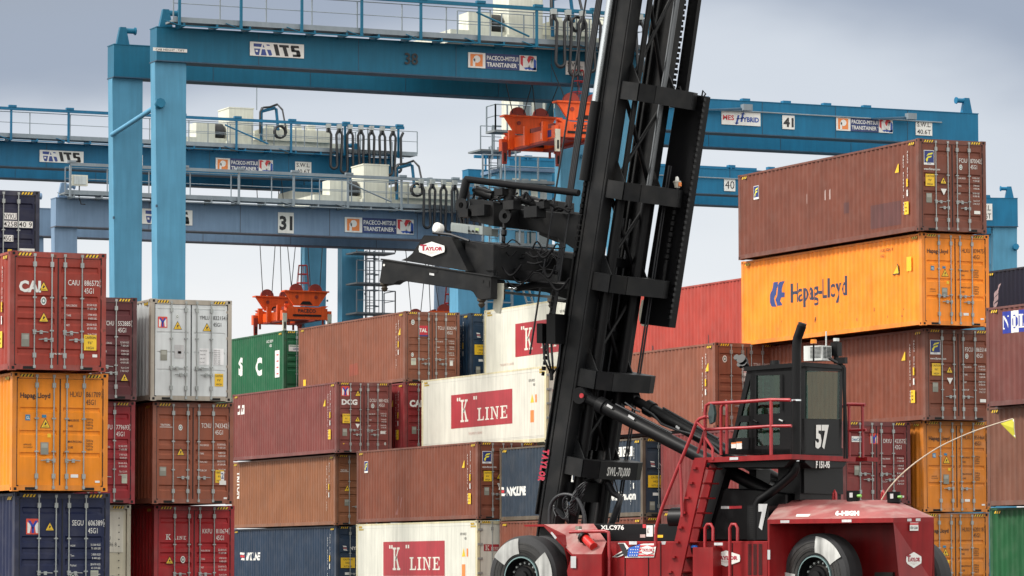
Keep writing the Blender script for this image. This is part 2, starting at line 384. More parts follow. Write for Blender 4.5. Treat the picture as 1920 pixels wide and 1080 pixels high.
def plate(b, x, z, w=.2, h=.3, m=PLATE): rect(b, x, x+w, z, z+h, m); rect(b, x+.02, x+w-.02, z+h*.55, z+h*.9, paint('plate_text', (.35, .35, .30), .5), DY-.002)
def seal(b, x, z, r=.085):
    for rr, mm, yy in ((r, WHITE, DY), (r*.7, paint('seal_grey', (.12, .2, .18), .5), DY-.002), (r*.35, WHITE, DY-.004)):
        b.quad([(x+rr*.85*cos(2*pi*i/16), yy, z+rr*1.2*sin(2*pi*i/16)) for i in range(16)], mm)
SPEC = [("MAX.GROSS", "32 500 KGS", "71 650 LBS"), ("TARE", "3 900 KGS", "8 600 LBS"), ("NET", "28 600 KGS", "63 050 LBS"), ("CU.CAP", "76.4 CU.M", "2 700 CU.F")]
def numbers(b, H, pre, num, chk, iso='45G1', m=WHITE, spec=1, names=None, z=None, sz=.13):
    z = z or H-.80
    tw_ = lambda t_: text2d(t_, .0)[2]*sz; dt_(b, pre, 1.76, z, sz, m, .0, .29/tw_(pre), 'r'); dt_(b, num, 1.88, z, sz, m, .0, .37/tw_(num))
    dt_(b, chk, 2.29, z, sz, m, .0, .6, 'l'); 
    for a in ((2.272, 2.278, z-.02, z+sz+.02), (2.362, 2.368, z-.02, z+sz+.02), (2.272, 2.368, z-.024, z-.018), (2.272, 2.368, z+sz+.018, z+sz+.024)): rect(b, *a, m)
    dt_(b, iso, 1.88, z-.19, sz, m, .0, .24/tw_(iso))
    if spec:
        zz = z-.52
        for (a, c, d) in (names or SPEC):
            dt_(b, a, 1.43, zz, .05, m, .0, .7); dt_(b, c, 2.2, zz+.025, .05, m, .0, .72, 'r'); dt_(b, d, 2.2, zz-.065, .05, m, .0, .72, 'r'); zz -= .24
def florens(b, H, x=.23, z=None, s=.34, y=DY, fl=None):
    z = z or H-.75; P = fl or (lambda a, c, k: (x+a*s, y-k*.002, z+c*s*1.25))
    b.quad([P(-.05, -.04, 0), P(1.05, -.04, 0), P(1.05, 1.04, 0), P(-.05, 1.04, 0)], WHITE); b.quad([P(0, .12, 1), P(1, .12, 1), P(1, 1, 1), P(0, 1, 1)], NAVY)
    YL = paint('logo_yellow', (.8, .72, .05), .5, .05)
    b.quad([P(.22, .60, 2), P(.42, .80, 2), P(.9, .88, 2), P(.85, .76, 2), P(.48, .68, 2)], YL); b.quad([P(.15, .36, 2), P(.36, .58, 2), P(.78, .64, 2), P(.72, .52, 2), P(.40, .45, 2), P(.32, .2, 2), P(.2, .2, 2)], YL)
    if not fl: dt_(b, 'florens', x+s/2, z+.015, .035, NAVY, .01, .9, 'c', y-.004)
def ymlogo(b, x, z, s=.34, y=DY):
    P = lambda a, c, k: (x+a*s, y-k*.002, z+c*s*1.12)
    b.quad([P(0, 0, 0), P(1, 0, 0), P(1, 1, 0), P(0, 1, 0)], paint('logo_red', (.65, .06, .03), .5, .05)); BL = paint('logo_blue', (.01, .04, .35), .5, .05)
    b.quad([P(.1, .08, 1), P(.27, .08, 1), P(.34, .45, 1), P(.34, .62, 1), P(.1, .8, 1)], WHITE); b.quad([P(.9, .08, 1), P(.9, .8, 1), P(.66, .62, 1), P(.66, .45, 1), P(.73, .08, 1)], WHITE)
    b.quad([P(.14, .88, 2), P(.32, .88, 2), P(.5, .62, 2), P(.5, .35, 2), P(.41, .45, 2)], BL); b.quad([P(.68, .88, 2), P(.86, .88, 2), P(.59, .45, 2), P(.5, .35, 2), P(.5, .62, 2)], BL); b.quad([P(.41, .08, 2), P(.59, .08, 2), P(.59, .46, 2), P(.41, .46, 2)], BL)
# slab-serif glyphs on a unit-high box, as quads
GL = {
 'K': (.92, [[(0, 0), (.42, 0), (.42, .09), (0, .09)], [(0, .91), (.42, .91), (.42, 1), (0, 1)], [(.12, .09), (.30, .09), (.30, .91), (.12, .91)], [(.52, .91), (.88, .91), (.88, 1), (.52, 1)], [(.60, .91), (.76, .91), (.40, .42), (.30, .42)], [(.30, .42), (.30, .60), (.42, .60), (.52, .50)], [(.40, .58), (.52, .62), (.84, .09), (.62, .09)], [(.54, 0), (.95, 0), (.95, .09), (.54, .09)]]),
 'L': (.66, [[(0, 0), (.62, 0), (.62, .1), (0, .1)], [(0, .9), (.38, .9), (.38, 1), (0, 1)], [(.11, .1), (.27, .1), (.27, .9), (.11, .9)], [(.52, .1), (.62, .1), (.62, .32), (.57, .32)]]),
 'I': (.42, [[(0, 0), (.38, 0), (.38, .1), (0, .1)], [(0, .9), (.38, .9), (.38, 1), (0, 1)], [(.11, .1), (.27, .1), (.27, .9), (.11, .9)]]),
 'N': (.86, [[(0, 0), (.30, 0), (.30, .1), (0, .1)], [(0, .9), (.28, .9), (.28, 1), (0, 1)], [(.10, .1), (.2, .1), (.2, .9), (.10, .9)], [(.20, .9), (.28, 1), (.70, .1), (.70, 0), (.62, 0)], [(.62, .1), (.72, .1), (.72, .9), (.62, .9)], [(.52, .9), (.82, .9), (.82, 1), (.52, 1)]]),
 'E': (.68, [[(0, 0), (.66, 0), (.66, .1), (0, .1)], [(0, .9), (.66, .9), (.66, 1), (0, 1)], [(.11, .1), (.27, .1), (.27, .9), (.11, .9)], [(.27, .46), (.48, .46), (.48, .55), (.27, .55)], [(.56, .1), (.66, .1), (.66, .3), (.61, .3)], [(.56, .9), (.66, .9), (.66, .72), (.61, .72)], [(.44, .36), (.5, .36), (.5, .66), (.44, .66)]]),
 'O': (.86, [[(.25, 0), (.55, 0), (.6, .1), (.2, .1)], [(.2, .9), (.6, .9), (.55, 1), (.25, 1)], [(.0, .3), (.2, .1), (.2, .9), (.0, .7)], [(.6, .1), (.8, .3), (.8, .7), (.6, .9)]]),
}
def slab(word, x, z, h, sq=.8, gap=.1):
    out_ = []
    for ch in word:
        w_, q = GL[ch]
        for poly in q: out_.append([(x+px*h*sq, z+pz*h) for px, pz in poly])
        x += (w_+gap)*h*sq
    return out_, x
def kline_sign(b, f, w, h, mbg, mfg):
    """f(x,z,k)->3D ; sign of width w, height h"""
    b.quad([f(0, 0, 0), f(w, 0, 0), f(w, h, 0), f(0, h, 0)], mbg)
    q, x = slab('K', w*.16, h*.17, h*.66, .92)
    q2, x2 = slab('LINE', w*.44, h*.17, h*.37, (w*.50)/(h*.37)/3.02)
    for p in q+q2: b.quad([f(a, c, 1) for a, c in p], mfg)
    for ox in (.10, .135, .375, .41): b.quad([f(w*ox, h*.80, 1), f(w*(ox+.022), h*.80, 1), f(w*(ox+.022), h*.90, 1), f(w*ox, h*.90, 1)], mfg)
def spine(b, H, L, m=WHITE, cau=True, ytri=True, tri_y=1.35):
    """vertical number strip and stickers at the door end of the left side"""
    U = lambda y, z_: (.006, y, z_)
    for (y, s, zt) in ((.72, 'ABCU 870042 2', H-.30), (.98, 'ABCU 870042 2 45G1', H-.42)):
        zz = zt
        for ch in s:
            if ch != ' ': b.text(ch, (.006, y, zz-.1), (0, -1, 0), ZU, .075, m, .012, .8)
            zz -= .105
    b.quad([U(.78, H-1.45), U(.68, H-1.45), U(.68, H-1.20), U(.78, H-1.20)], YEL); b.quad([U(.77, H-1.75), U(.69, H-1.75), U(.69, H-1.55), U(.77, H-1.55)], m)
    if cau: b.quad([U(.92, H-2.32), U(.66, H-2.32), U(.66, H-1.92), U(.92, H-1.92)], YEL); [b.text(t, (.003, .88, H-2.02-.11*i), (0, -1, 0), ZU, .055, BLACK, .01, .7) for i, t in enumerate(('9\'6"', 'HIGH', '2.9M'))]
    if ytri: b.quad([U(tri_y+.15, H-.95), U(tri_y-.1, H-.95), U(tri_y-.1, H-.68), U(tri_y-.06, H-.68)], YEL)
BROWN = (.18, .055, .032); MAROON = (.185, .055, .030); DMAR = (.10, .022, .025); RUSTB = (.25, .098, .045); CAIR = (.30, .040, .026); REDC = (.36, .015, .02)
HLO = (.80, .25, .012); BLUE = (.026, .040, .060); DBLUE = (.012, .018, .055); CREAM = (.63, .62, .54); GREEN = (.012, .11, .045); WH = (.62, .65, .65)
TZ = 2.916
def z_(t, zb=0): return t*TZ+zb
# ---- column A (nearest, left)
def mk_cai(b, H):
    q = dt_(b, 'CAI', .23, H-.98, .25, WHITE, .05, .95); triw(b, .74, H-.95, .22); seal(b, .85, H-1.2); triw(b, .75, H-1.70, .22); plate(b, .30, H-2.32, .2, .32); caution(b, 1.88, H-2.38, .32, .38)
    numbers(b, H, 'CAIU', '886572', '2'); dt_(b, 'CAIU 886572', 1.10, H-2.5, .04, WHITE, .01); rect(b, 2.1, 2.22, .35, .42, WHITE)
container(26.58, 89.43, z_(2, .047), CAIR, 'brick red container with white CAI lettering, top of the nearest stack on the left', marks=mk_cai, sidemarks=lambda b, H, L, p, *a: spine(b, H, L))
def mk_hl(b, H, m=BLACK, num=('HLXU', '861709', '5'), gl=True):
    dt_(b, 'Hapag-Lloyd', .21, H-.62, .12, m, .02, .88)
    numbers(b, H, num[0], num[1], num[2], m=m, z=H-.58, spec=0)
    for zz, a in ((H-1.18, 'MAX.GROSS'), (H-1.32, 'TARE'), (H-1.70, 'MAX.PAYLOAD'), (H-1.84, 'CUBE')):
        dt_(b, a, 1.43, zz, .05, m, .01, .7); dt_(b, '32500 kg', 1.88, zz+.03, .05, m, .008, .7); dt_(b, '71650 lb', 1.88, zz-.045, .05, m, .008, .7)
    triw(b, .74, H-1.34, .22); plate(b, .73, H-2.0, .2, .3)
    if gl: rect(b, .34, .46, H-1.17, H-1.03, paint('gl_blue', (.03, .2, .35), .5)); dt_(b, 'GL', .36, H-1.14, .07, WHITE, .01, .8, 'l', DY-.003); rect(b, .76, .87, H-1.10, H-1.03, paint('gl_blue', (.03, .2, .35), .5)); rect(b, .90, .99, H-1.58, H-1.49, YEL)
    dt_(b, 'APPROVED', .30, H-1.78, .04, m, .005, .7); dt_(b, 'FOR TRANSPORT', .30, H-1.84, .03, m, .005, .7); rect(b, 1.50, 1.69, .34, .42, WHITE); rect(b, 2.12, 2.24, .22, .27, WHITE)
container(26.81, 89.94, z_(1, .047), HLO, 'orange container with black Hapag-Lloyd doors under the brick red CAI container on the left', style='groove', marks=mk_hl, levers=1, rust=.12)
def mk_segu(b, H):
    ymlogo(b, .30, H-1.02, .34); triw(b, .80, H-.92, .2); numbers(b, H, 'SEGU', '606389', '6', names=[("MGW", "32 500 KGS", "71 650 LBS"), ("Tare", "3 830 KGS", "8 440 LBS"), ("Payload", "28 670 KGS", "63 210 LBS"), ("Seaco SRL", "Bridgetown", "Barbados")]); seal(b, 1.5, H-2.05); plate(b, 1.95, H-2.2, .2, .3, paint('pale_plate', (.45, .48, .38), .5))
container(27.04, 90.43, z_(0, .047), DBLUE, 'dark blue container with red and blue Y emblem at the foot of the left stack', marks=mk_segu, rust=.15, fade=.05)
# ---- column B/C and the row behind
def mk_nyku(b, H):
    for (t, x0, x1, z) in (('NYKU', 1.40, 1.78, H-.80), ('4258', 1.40, 1.80, H-1.02), ('40 9', 1.84, 2.24, H-1.02), ('45G1', 1.40, 1.68, H-1.42)):
        rect(b, x0-.02, x1, z-.02, z+.16, WHITE); w_ = text2d(t, .005)[2]; dt_(b, t, x0, z, .14, BLACK, .005, (x1-x0-.02)/(w_*.14), 'l', DY-.003)
    rect(b, 1.86, 2.30, H-1.98, H-1.62, WHITE); dt_(b, 'MAX.GROSS 32500 KG', 1.88, H-1.72, .045, BLACK, .005, .7, 'l', DY-.003); dt_(b, 'TARE 3900 KG', 1.88, H-1.84, .045, BLACK, .005, .7, 'l', DY-.003); rect(b, 1.52, 1.64, H-1.82, H-1.66, YEL); triw(b, .8, H-1.2, .2)
container(29.05, 103.1, z_(3, .02), (.012, .014, .04), 'near black navy container marked NYKU, standing highest at the left edge', marks=mk_nyku, levers=0, rust=.1, fade=.04)
def mk_b2(b, H): numbers(b, H, 'TCHU', '552885', '7'); triw(b, 1.98, H-2.35, .2); triw(b, .8, H-1.2, .2); seal(b, .5, H-1.0)
container(31.93, 103.1, z_(2, .02), DMAR, 'dark maroon container numbered 552885, squeezed behind the CAI and white containers', marks=mk_b2)
def mk_kkf(num):
    def f(b, H):
        q, x = slab('K', .36, H-.98, .15, 1.1); q2, x2 = slab('LINE', .60, H-.98, .10, 1.15, .2)
        for p in q+q2: b.quad([(a, DY, c) for a, c in p], WHITE)
        numbers(b, H, 'KKFU', num, '3'); triw(b, .38, H-1.66, .2); seal(b, .88, H-1.55); caution(b, .34, H-2.34, .34, .3); plate(b, 2.05, H-2.32, .16, .26, paint('pale_plate', (.45, .48, .38), .5))
    return f
container(32.03, 103.5, z_(1, .02), (.28, .018, .025), 'crimson container numbered 779693, middle of the narrow gap stack on the left', marks=mk_kkf('779693'), levers=1)
def reefer_unit(e, m, fm, H):
    b = MB(); GR = paint('reefer_unit_cream', (.55, .53, .45), .5, .15, .1)
    b.box(.13, CW-.13, .05, .10, .15, H-.15, m)
    b.box(.22, CW-.22, .03, .06, H-1.35, H-.2, GR); b.build('unit_panel', e)
    u = MB().box(.25, CW-.25, .10, .52, .2, H-1.4, paint('unit_navy', (.012, .03, .07), .5)); u.build('machinery_recess', e)
    d = MB(); 
    for k in range(12): d.box(CW-.36, CW-.33, .02, .03, .3+k*.2, .33+k*.2, BLACK)
    d.box(1.7, 1.95, .09, .099, H-1.75, H-1.6, WHITE); d.box(1.55, 2.05, .09, .099, H-2.05, H-1.85, WHITE); d.box(1.9, 2.1, .09, .099, H-2.2, H-2.12, YEL)
    d.text('SEGU', (1.55, .027, H-1.0), XU, ZU, .11, BLACK, .0, .8); d.text('824396 8', (1.55, .027, H-1.18), XU, ZU, .11, BLACK, .0, .8)
    for k in range(3): d.tube([(1.7+.12*k, .06, .3), (1.7+.12*k, .06, .9)], .05, GALV, 8)
    d.build('unit_fittings', e)
container(32.05, 103.9, z_(0, .02), (.50, .47, .36), 'cream refrigerated container showing its cooling unit end, foot of the gap stack', side='flat', name='refrigerated_container', reefer_end=reefer_unit)
def mk_yml(b, H):
    ymlogo(b, .22, H-.82, .28); seal(b, .80, H-.50, .05); triw(b, .70, H-.85, .22); triw(b, 1.58, H-.88, .22, m=YEL); numbers(b, H, 'YMLU', '832154', '6', m=BLACK, z=H-.56, spec=0, sz=.11)
    plate(b, .30, H-1.75, .2, .3); rect(b, .72, 1.0, H-1.68, H-1.3, paint('sticker_grey', (.5, .5, .5), .5)); rect(b, .82, .92, H-1.55, H-1.48, ORG)
    rect(b, 1.46, 1.76, H-1.85, H-1.38, paint('sheet_white', (.8, .8, .8), .5)); rect(b, 1.88, 2.2, H-1.85, H-1.38, paint('sheet_white', (.8, .8, .8), .5))
    for k in range(8): dt_(b, '00000 KGS', 1.90, H-1.45-.055*k, .035, BLACK, .0, .8, 'l', DY-.003)
    for k, t in enumerate(('MAX.GROSS', 'TARE WT', 'CAP. WT', 'CU.CAP')): dt_(b, t, 1.48, H-1.47-.11*k, .035, BLACK, .0, .8, 'l', DY-.003)
    caution(b, 1.93, H-2.46, .26, .36); dt_(b, '', 0, 0, .1) if 0 else None
container(34.79, 103.14, z_(2, .02), WH, 'white container with Y emblem and rusty frame, top of the second front stack', style='panel', marks=mk_yml, rust=.12, frame=(.38, .34, .28), fade=.0, sidecol=None)
def mk_tri(b, H):
    dt_(b, 'TRITON', .24, H-.68, .055, WHITE, .012, 1.0); rect(b, .22, .60, H-.72, H-.705, WHITE); seal(b, .84, H-.72, .07); triw(b, .75, H-1.50, .2); plate(b, .22, H-2.1, .2, .26); numbers(b, H, 'TCNU', '743342', '0', z=H-.72, names=[("MAXGROSS", "32 500 KGS", "71 650 LBS"), ("TARE", "3 880 KGS", "8 550 LBS"), ("PAYLOAD", "28 620 KGS", "63 100 LBS"), ("CUB.CAP", "76.3 CUM", "2 694 CUFT")])
    caution(b, 1.90, H-2.28, .26, .36); rect(b, 2.06, 2.16, H-2.22, H-1.96, WHITE, DY-.004); dt_(b, '2', 2.07, H-2.16, .16, NAVY, .02, .7, 'l', DY-.006); rect(b, 2.02, 2.22, H-2.34, H-2.22, WHITE, DY-.004); rect(b, 2.15, 2.25, .14, .2, WHITE)
container(34.96, 103.43, z_(1, .02), (.27, .080, .042), 'brown container with TRITON doors and a number 2 sticker, below the white container', marks=mk_tri, levers=1)
container(35.3, 104.26, z_(0, .02), REDC, 'bright red container with K LINE doors, at the foot of the second front stack', marks=mk_kkf('810674'), rust=.12, fade=.06)
# ---- block D (far middle left)
def mk_dcg(b, H):
    ymlogo(b, .22, H-.58, .36); triw(b, .84, H-.56, .22); dt_(b, 'DCG', .24, H-.92, .2, WHITE, .05, 1.1); caution(b, .28, H-1.68, .34, .38); triw(b, .84, H-1.60, .2); b.quad([(.84, DY, H-1.70), (1.04, DY, H-1.70), (.94, DY, H-1.88)], WHITE)
    plate(b, .28, H-2.2); numbers(b, H, 'DCGU', '881423', '4'); seal(b, 1.6, H-.96, .08); rect(b, 1.94, 2.16, H-2.1, H-1.98, WHITE); seal(b, 2.15, .4, .05); rect(b, .3, .36, .36, .4, YEL)
def sd_dcg(b, H, L, p, *a):
    spine(b, H, L)
    for q in ([(11.72, H-.62), (11.48, H-.62), (11.44, H-.5), (11.68, H-.5)], [(11.62, H-.78), (11.52, H-.78), (11.48, H-.62), (11.58, H-.62)], [(11.78, H-.9), (11.48, H-.9), (11.44, H-.78), (11.74, H-.78)], [(11.38, H-.9), (11.02, H-.9), (10.94, H-.5), (11.30, H-.5)]):
        conform(b, q, [tuple(range(4))], WHITE, .012, p)
    conform(b, [(11.28, H-.8), (11.12, H-.8), (11.06, H-.62), (11.22, H-.62)], [tuple(range(4))], MC['container_paint_%d_%d_%d' % tuple(int(c*999) for c in (.19, .050, .042))], .012, p, .007)
container(56.85, 145.0, z_(2, .02), (.19, .050, .042), 'plum maroon container with DCG doors, upper left of the far block beside the white container', L=12.4, marks=mk_dcg, sidemarks=sd_dcg)
def mk_trd(b, H): dt_(b, 'TRITON', .24, H-.68, .055, WHITE, .012, 1.0); rect(b, .22, .60, H-.72, H-.705, WHITE); seal(b, 1.2, H-.7, .07); triw(b, .42, H-1.50, .24); plate(b, .42, H-2.1, .2, .26); numbers(b, H, 'TCNU', '420071', '6')
def sd_trd(b, H, L, p, *a):
    spine(b, H, L, ytri=False, cau=False)
    v, f, w_ = text2d('TRITON', .04)
    h = .26; conform(b, [(11.72-.0-y*h, H-.42-x*h*.86) for x, y in v], f, WHITE, .012, p)
container(57.12, 145.8, z_(1, .02), RUSTB, 'tan brown container with TRITON lettered down its side, below the DCG container', L=12.4, marks=mk_trd, sidemarks=sd_trd, levers=1)
def nykl(b, u, H, x, z, s, y=DY, f=None):
    P = f or (lambda a, c, k: (x+a*s, y-k*.002, z+c*s))
    for k in range(3): b.quad([P(.1*(2-k)*.6, k*.33, 0), P(.1*(2-k)*.6+.7, k*.33-.06, 0), P(.1*(2-k)*.6+.62, k*.33+.14, 0), P(.1*(2-k)*.6-.08, k*.33+.2, 0)], paint('stripe_pink', (.5, .16, .16), .5) if k == 1 else WHITE)
def mk_nyk(b, H):
    nykl(b, 0, H, .32, H-1.0, .22); dt_(b, 'NYK', .62, H-.98, .13, WHITE, .02, 1.0); caution(b, .22, H-1.72, .62, .42, ('CAUTION', 'HIGH', '9 FT 6 IN')); rect(b, .4, .62, H-2.0, H-1.9, WHITE); numbers(b, H, 'NYKU', '515200', '1'); plate(b, .28, H-2.5)
def sd_nyk(t='NYK LINE', yb=11.4, h=.30, z=None, www=False, boards=False):
    def f(b, H, L, p, X, Y, zz):
        spine(b, H, L, ytri=False, cau=False); zt = z or H-1.35
        v, fc, w_ = text2d(t, .05); y0 = yb-.62; conform(b, [(y0-x*h*.9-y*h*.15, zt+y*h) for x, y in v], fc, WHITE, .012, p)
        for k in range(3): conform(b, [(yb-.02+.05*k, zt+k*.12), (yb-.45+.05*k, zt+k*.12-.02), (yb-.50+.05*k, zt+.07+k*.12), (yb-.07+.05*k, zt+.09+k*.12)], [(0, 1, 2, 3)], WHITE if k != 1 else RED, .012, p)
        if www:
            v, fc, w_ = text2d('www.nykline.com', .05); conform(b, [(3.1-x*.26*.9, .62+y*.26) for x, y in v], fc, WHITE, .012, p)
            v, fc, w_ = text2d('NYK LINE', .06); conform(b, [(7.6-x*.62*.8, 1.25+y*.62) for x, y in v], fc, WHITE, .012, p)
        if boards:
            for k, ch in enumerate('NYKU85C8'): 
                y = 4.1-k*.42; b.quad([(.004, y, H-.62), (.004, y-.36, H-.62), (.004, y-.36, H-.28), (.004, y, H-.28)], WHITE); b.text(ch, (.0, y-.06, H-.56), (0, -1, 0), ZU, .23, BLACK, .01, .9)
            for yy, mm in ((.95, WHITE), (.55, YEL)): b.quad([(.004, yy, H-1.45), (.004, yy-.14, H-1.45), (.004, yy-.14, H-1.15), (.004, yy, H-1.15)], mm)
    return f
container(57.28, 146.1, z_(0, .02), (.018, .036, .068), 'navy blue container with white shipping line logo at the foot of the far left block', L=12.4, marks=mk_nyk, sidemarks=sd_nyk(), rust=.12)
def mk_cai2(b, H): dt_(b, 'CAI', .23, H-.98, .25, WHITE, .05, .95); numbers(b, H, 'CAIU', '881120', '3'); triw(b, 1.0, H-1.35, .2); plate(b, .33, H-2.1)
container(59.6, 144.4, z_(2, .02), (.21, .02, .022), 'dark red container with white CAI letters between the DCG container and a white one', marks=mk_cai2, levers=1, sidemarks=lambda b, H, L, p, *a: spine(b, H, L))
def mk_tal(b, H):
    seal(b, .36, H-.45, .09); rect(b, .62, 1.02, H-.98, H-.58, paint('tal_red', (.6, .02, .04), .5)); dt_(b, 'TAL', .64, H-.84, .14, WHITE, .04, .95, 'l', DY-.003); rect(b, .62, 1.02, H-1.02, H-.96, NAVY, DY-.003); numbers(b, H, 'TCLU', '836214', '0', z=H-.72)
    seal(b, .34, H-1.78, .07); plate(b, .28, H-2.2, .22, .28, paint('pale_plate', (.45, .42, .36), .5)); rect(b, 2.0, 2.14, H-2.2, H-1.98, WHITE)
def sd_tal(b, H, L, p, *a):
    spine(b, H, L, cau=False, tri_y=.6); b.quad([(.004, 11.6, .28), (.004, 11.3, .28), (.004, 11.3, .62), (.004, 11.6, .62)], YEL)
    conform(b, [(6.2, .5), (5.2, .55), (5.25, 1.05), (6.15, 1.0)], [(0, 1, 2, 3)], paint('repair_patch', (.28, .06, .03), .5, .2), .012, p)
container(59.62, 144.42, z_(3, .02), (.22, .076, .042), 'light brown container with red TAL sign on its doors, under the lowered orange spreader', marks=mk_tal, sidemarks=sd_tal)
container(62.50, 144.4, z_(3, .02), (.014, .038, .075), 'navy container half seen between the brown TAL container and the topmost white container', marks=mk_nyk, sidemarks=lambda b, H, L, p, *a: spine(b, H, L, cau=False), rust=.15, levers=1)
def sd_sci(b, H, L, p, X, Y, zz):
    for ch, u in (('S', 449), ('C', 481)):
        v, f, w_ = text2d(ch, .06); y0 = onX(u, 690, X).y-Y; z0 = onX(u, 703, X).z-zz; h = .72
        conform(b, [(y0+.15-x*h*1.0, z0+y*h) for x, y in v], f, WHITE, .012, p)
    y0 = onX(515.5, 650, X).y-Y; y1 = onX(524, 650, X).y-Y
    b.quad([(.004, y0, .85), (.004, y1, .85), (.004, y1, 2.05), (.004, y0, 2.05)], WHITE)
    for k in range(4): b.quad([(.001, y0-.2, .98+k*.28), (.001, y1+.12, .98+k*.28), (.001, y1+.12, 1.04+k*.28), (.001, y0-.2, 1.04+k*.28)], RED)
    b.text('UACU 503319', (.006, 2.2, H-.45), (0, -1, 0), ZU, .12, WHITE, .01, .8); b.text('45G1', (.006, 1.8, H-.65), (0, -1, 0), ZU, .12, WHITE, .01, .8)
def mk_sci(b, H): rect(b, .25, 1.0, H-.92, H-.64, WHITE); rect(b, .28, .97, H-.71, H-.67, paint('strip_green', (.02, .2, .08), .5), DY-.003); dt_(b, 'UASC', .45, H-.86, .1, NAVY, .02, .9, 'l', DY-.003); numbers(b, H, 'UACU', '503319', '8')
container(59.6, 158.4, z_(3, .05), GREEN, 'green container with large spaced white letters S and C, behind the white container', marks=mk_sci, sidemarks=sd_sci, levers=1, fade=.05)
# ---- block M (middle)
def flmk(b, H, num=('FCIU', '870042', '2'), web=True):
    florens(b, H, .22, H-.80, .34); dt_(b, 'www.florens.com', .20, H-.98, .07, WHITE, .012, .8); caution(b, .26, H-1.48, .32, .38); triw(b, .80, H-1.38, .2); b.quad([(.80, DY, H-1.55), (1.02, DY, H-1.55), (.91, DY, H-1.75)], WHITE)
    plate(b, .28, H-2.0, .2, .3); numbers(b, H, *num, z=H-.70); rect(b, 2.0, 2.22, H-2.3, H-2.2, WHITE); seal(b, 1.53, H-.85, .07)
def fllogo(y0=11.35, zo=.88):
    def f(b, H, L, p, X=0, Y=0, zz=0):
        spine(b, H, L); s = .34
        florens(b, H, fl=lambda a, c, k: (.006-.002*k, y0-a*s, H-zo+c*s*1.25))
    return f
def sd_flo(b, H, L, p, X, Y, zz):
    fllogo()(b, H, L, p)
    DN = paint('dent_scuff', (.24, .10, .085), .5, .3)
    for q in ([(8.1, .28), (7.95, .28), (7.75, 1.0), (7.80, 1.0)], [(7.7, .30), (7.6, .30), (7.45, .95), (7.5, .95)]): conform(b, q, [(0, 1, 2, 3)], DN, .012, p)
container(57.10, 131.2, z_(1, .067), MAROON, 'maroon container with a scuffed dent low on its side, resting on the lowest white container', marks=flmk, sidemarks=sd_flo)
KR = paint('kline_crimson', (.36, .025, .035), .5, .12, 0, .2); KW = paint('kline_cream', (.66, .64, .56), .5, .08, 0, .1)
def sd_k(x0u, x1u, vv, X, Y):
    def f(b, H, L, p, *a):
        ya = onX(x0u, vv, X).y-Y; yb = onX(x1u, vv, X).y-Y if x1u else ya-5.9
        kline_sign(b, lambda x, z, k: (.004-.003*k, ya-x, .82+z), ya-max(yb, .25), 1.34, KR, KW)
        for (y, zt, w_, h, mm) in ((1.45, H-1.35, .34, .32, 0), (1.0, H-1.35, .14, .3, 1), (1.45, H-2.1, .32, .46, 1)):
            b.quad([(.004, y, zt), (.004, y-w_, zt), (.004, y-w_*(1 if mm else .5), zt+h), (.004, y-(0 if mm else w_*.5), zt+h)], ORG if mm else YEL)
        b.text('KKFU 690125', (.004, 1.6, H-.55), (0, -1, 0), ZU, .1, BLACK, .0, .7); b.text('45R1', (.004, 1.2, H-.72), (0, -1, 0), ZU, .1, BLACK, .0, .7)
        b.text('THE DRIVE TO DELIVER', (.004, 7.4, .52), (0, -1, 0), ZU, .1, paint('faint_pink', (.60, .40, .35), .6), .0, .9)
        for y in (.62, L-.3): b.quad([(.002, y, H-.26), (.002, y-.5, H-.26), (.002, y-.5, H-.2), (.002, y, H-.2)], paint('faded_yellow', (.45, .32, .05), .6))
    return f
def mk_kdoor(b, H):
    rect(b, .28, .9, H-1.15, H-.9, KR); q, x = slab('K', .34, H-1.12, .18, 1.0); q2, x2 = slab('LINE', .58, H-1.12, .12, .9)
    for p in q+q2: b.quad([(a, DY-.003, c) for a, c in p], KW)
    rect(b, .0, .14, .4, .4, WHITE) if 0 else None
    for k in range(5): b.box(.02, .22, -.03, .012, .35+k*.54, .43+k*.54, GALV)
RFK = dict(side='flat', name='refrigerated_container', style='flat', frame=(.62, .56, .36), rust=.12, fade=0, haz=True, var=.06)
container(57.10, 131.25, z_(0, .05), CREAM, 'white refrigerated container with crimson K LINE sign, lowest of the three, beside the front wheel', marks=mk_kdoor, sidemarks=sd_k(718.5, 833.5, 1045, 57.1, 131.25), **RFK)
container(60.05, 131.5, z_(2, .067), CREAM, 'white refrigerated container with crimson K LINE sign, middle of the three, beside the mast', marks=mk_kdoor, sidemarks=sd_k(845.6, 960.3, 765, 60.05, 131.5), **RFK)
container(62.8, 134.6, z_(3, .067), CREAM, 'white refrigerated container with crimson K sign partly behind the mast, highest of the three', marks=mk_kdoor, sidemarks=sd_k(966, None, 640, 62.8, 134.6), L=9.0, **RFK)
container(57.9, 118.8, 2.9, BLUE, 'slate blue corrugated container behind the foot of the mast', L=12.19, H=2.73, marks=mk_nyk, sidemarks=sd_nyk('NYK LINE', 12.2, .30, .95, True, True), rust=.3, frame=(.10, .075, .05), levers=1)
def mk_plain(b, H): seal(b, .45, H-.55, .09); triw(b, .98, H-1.35, .22); seal(b, .45, H-1.6, .06); numbers(b, H, 'TGHU', '914406', '8'); caution(b, .30, H-2.0, .28, .3)
container(57.9, 118.8, z_(0, 0), BROWN, 'reddish brown container under the slate blue one, just above the front fender', marks=mk_plain, sidemarks=lambda b, H, L, p, *a: spine(b, H, L, ytri=False, cau=False))
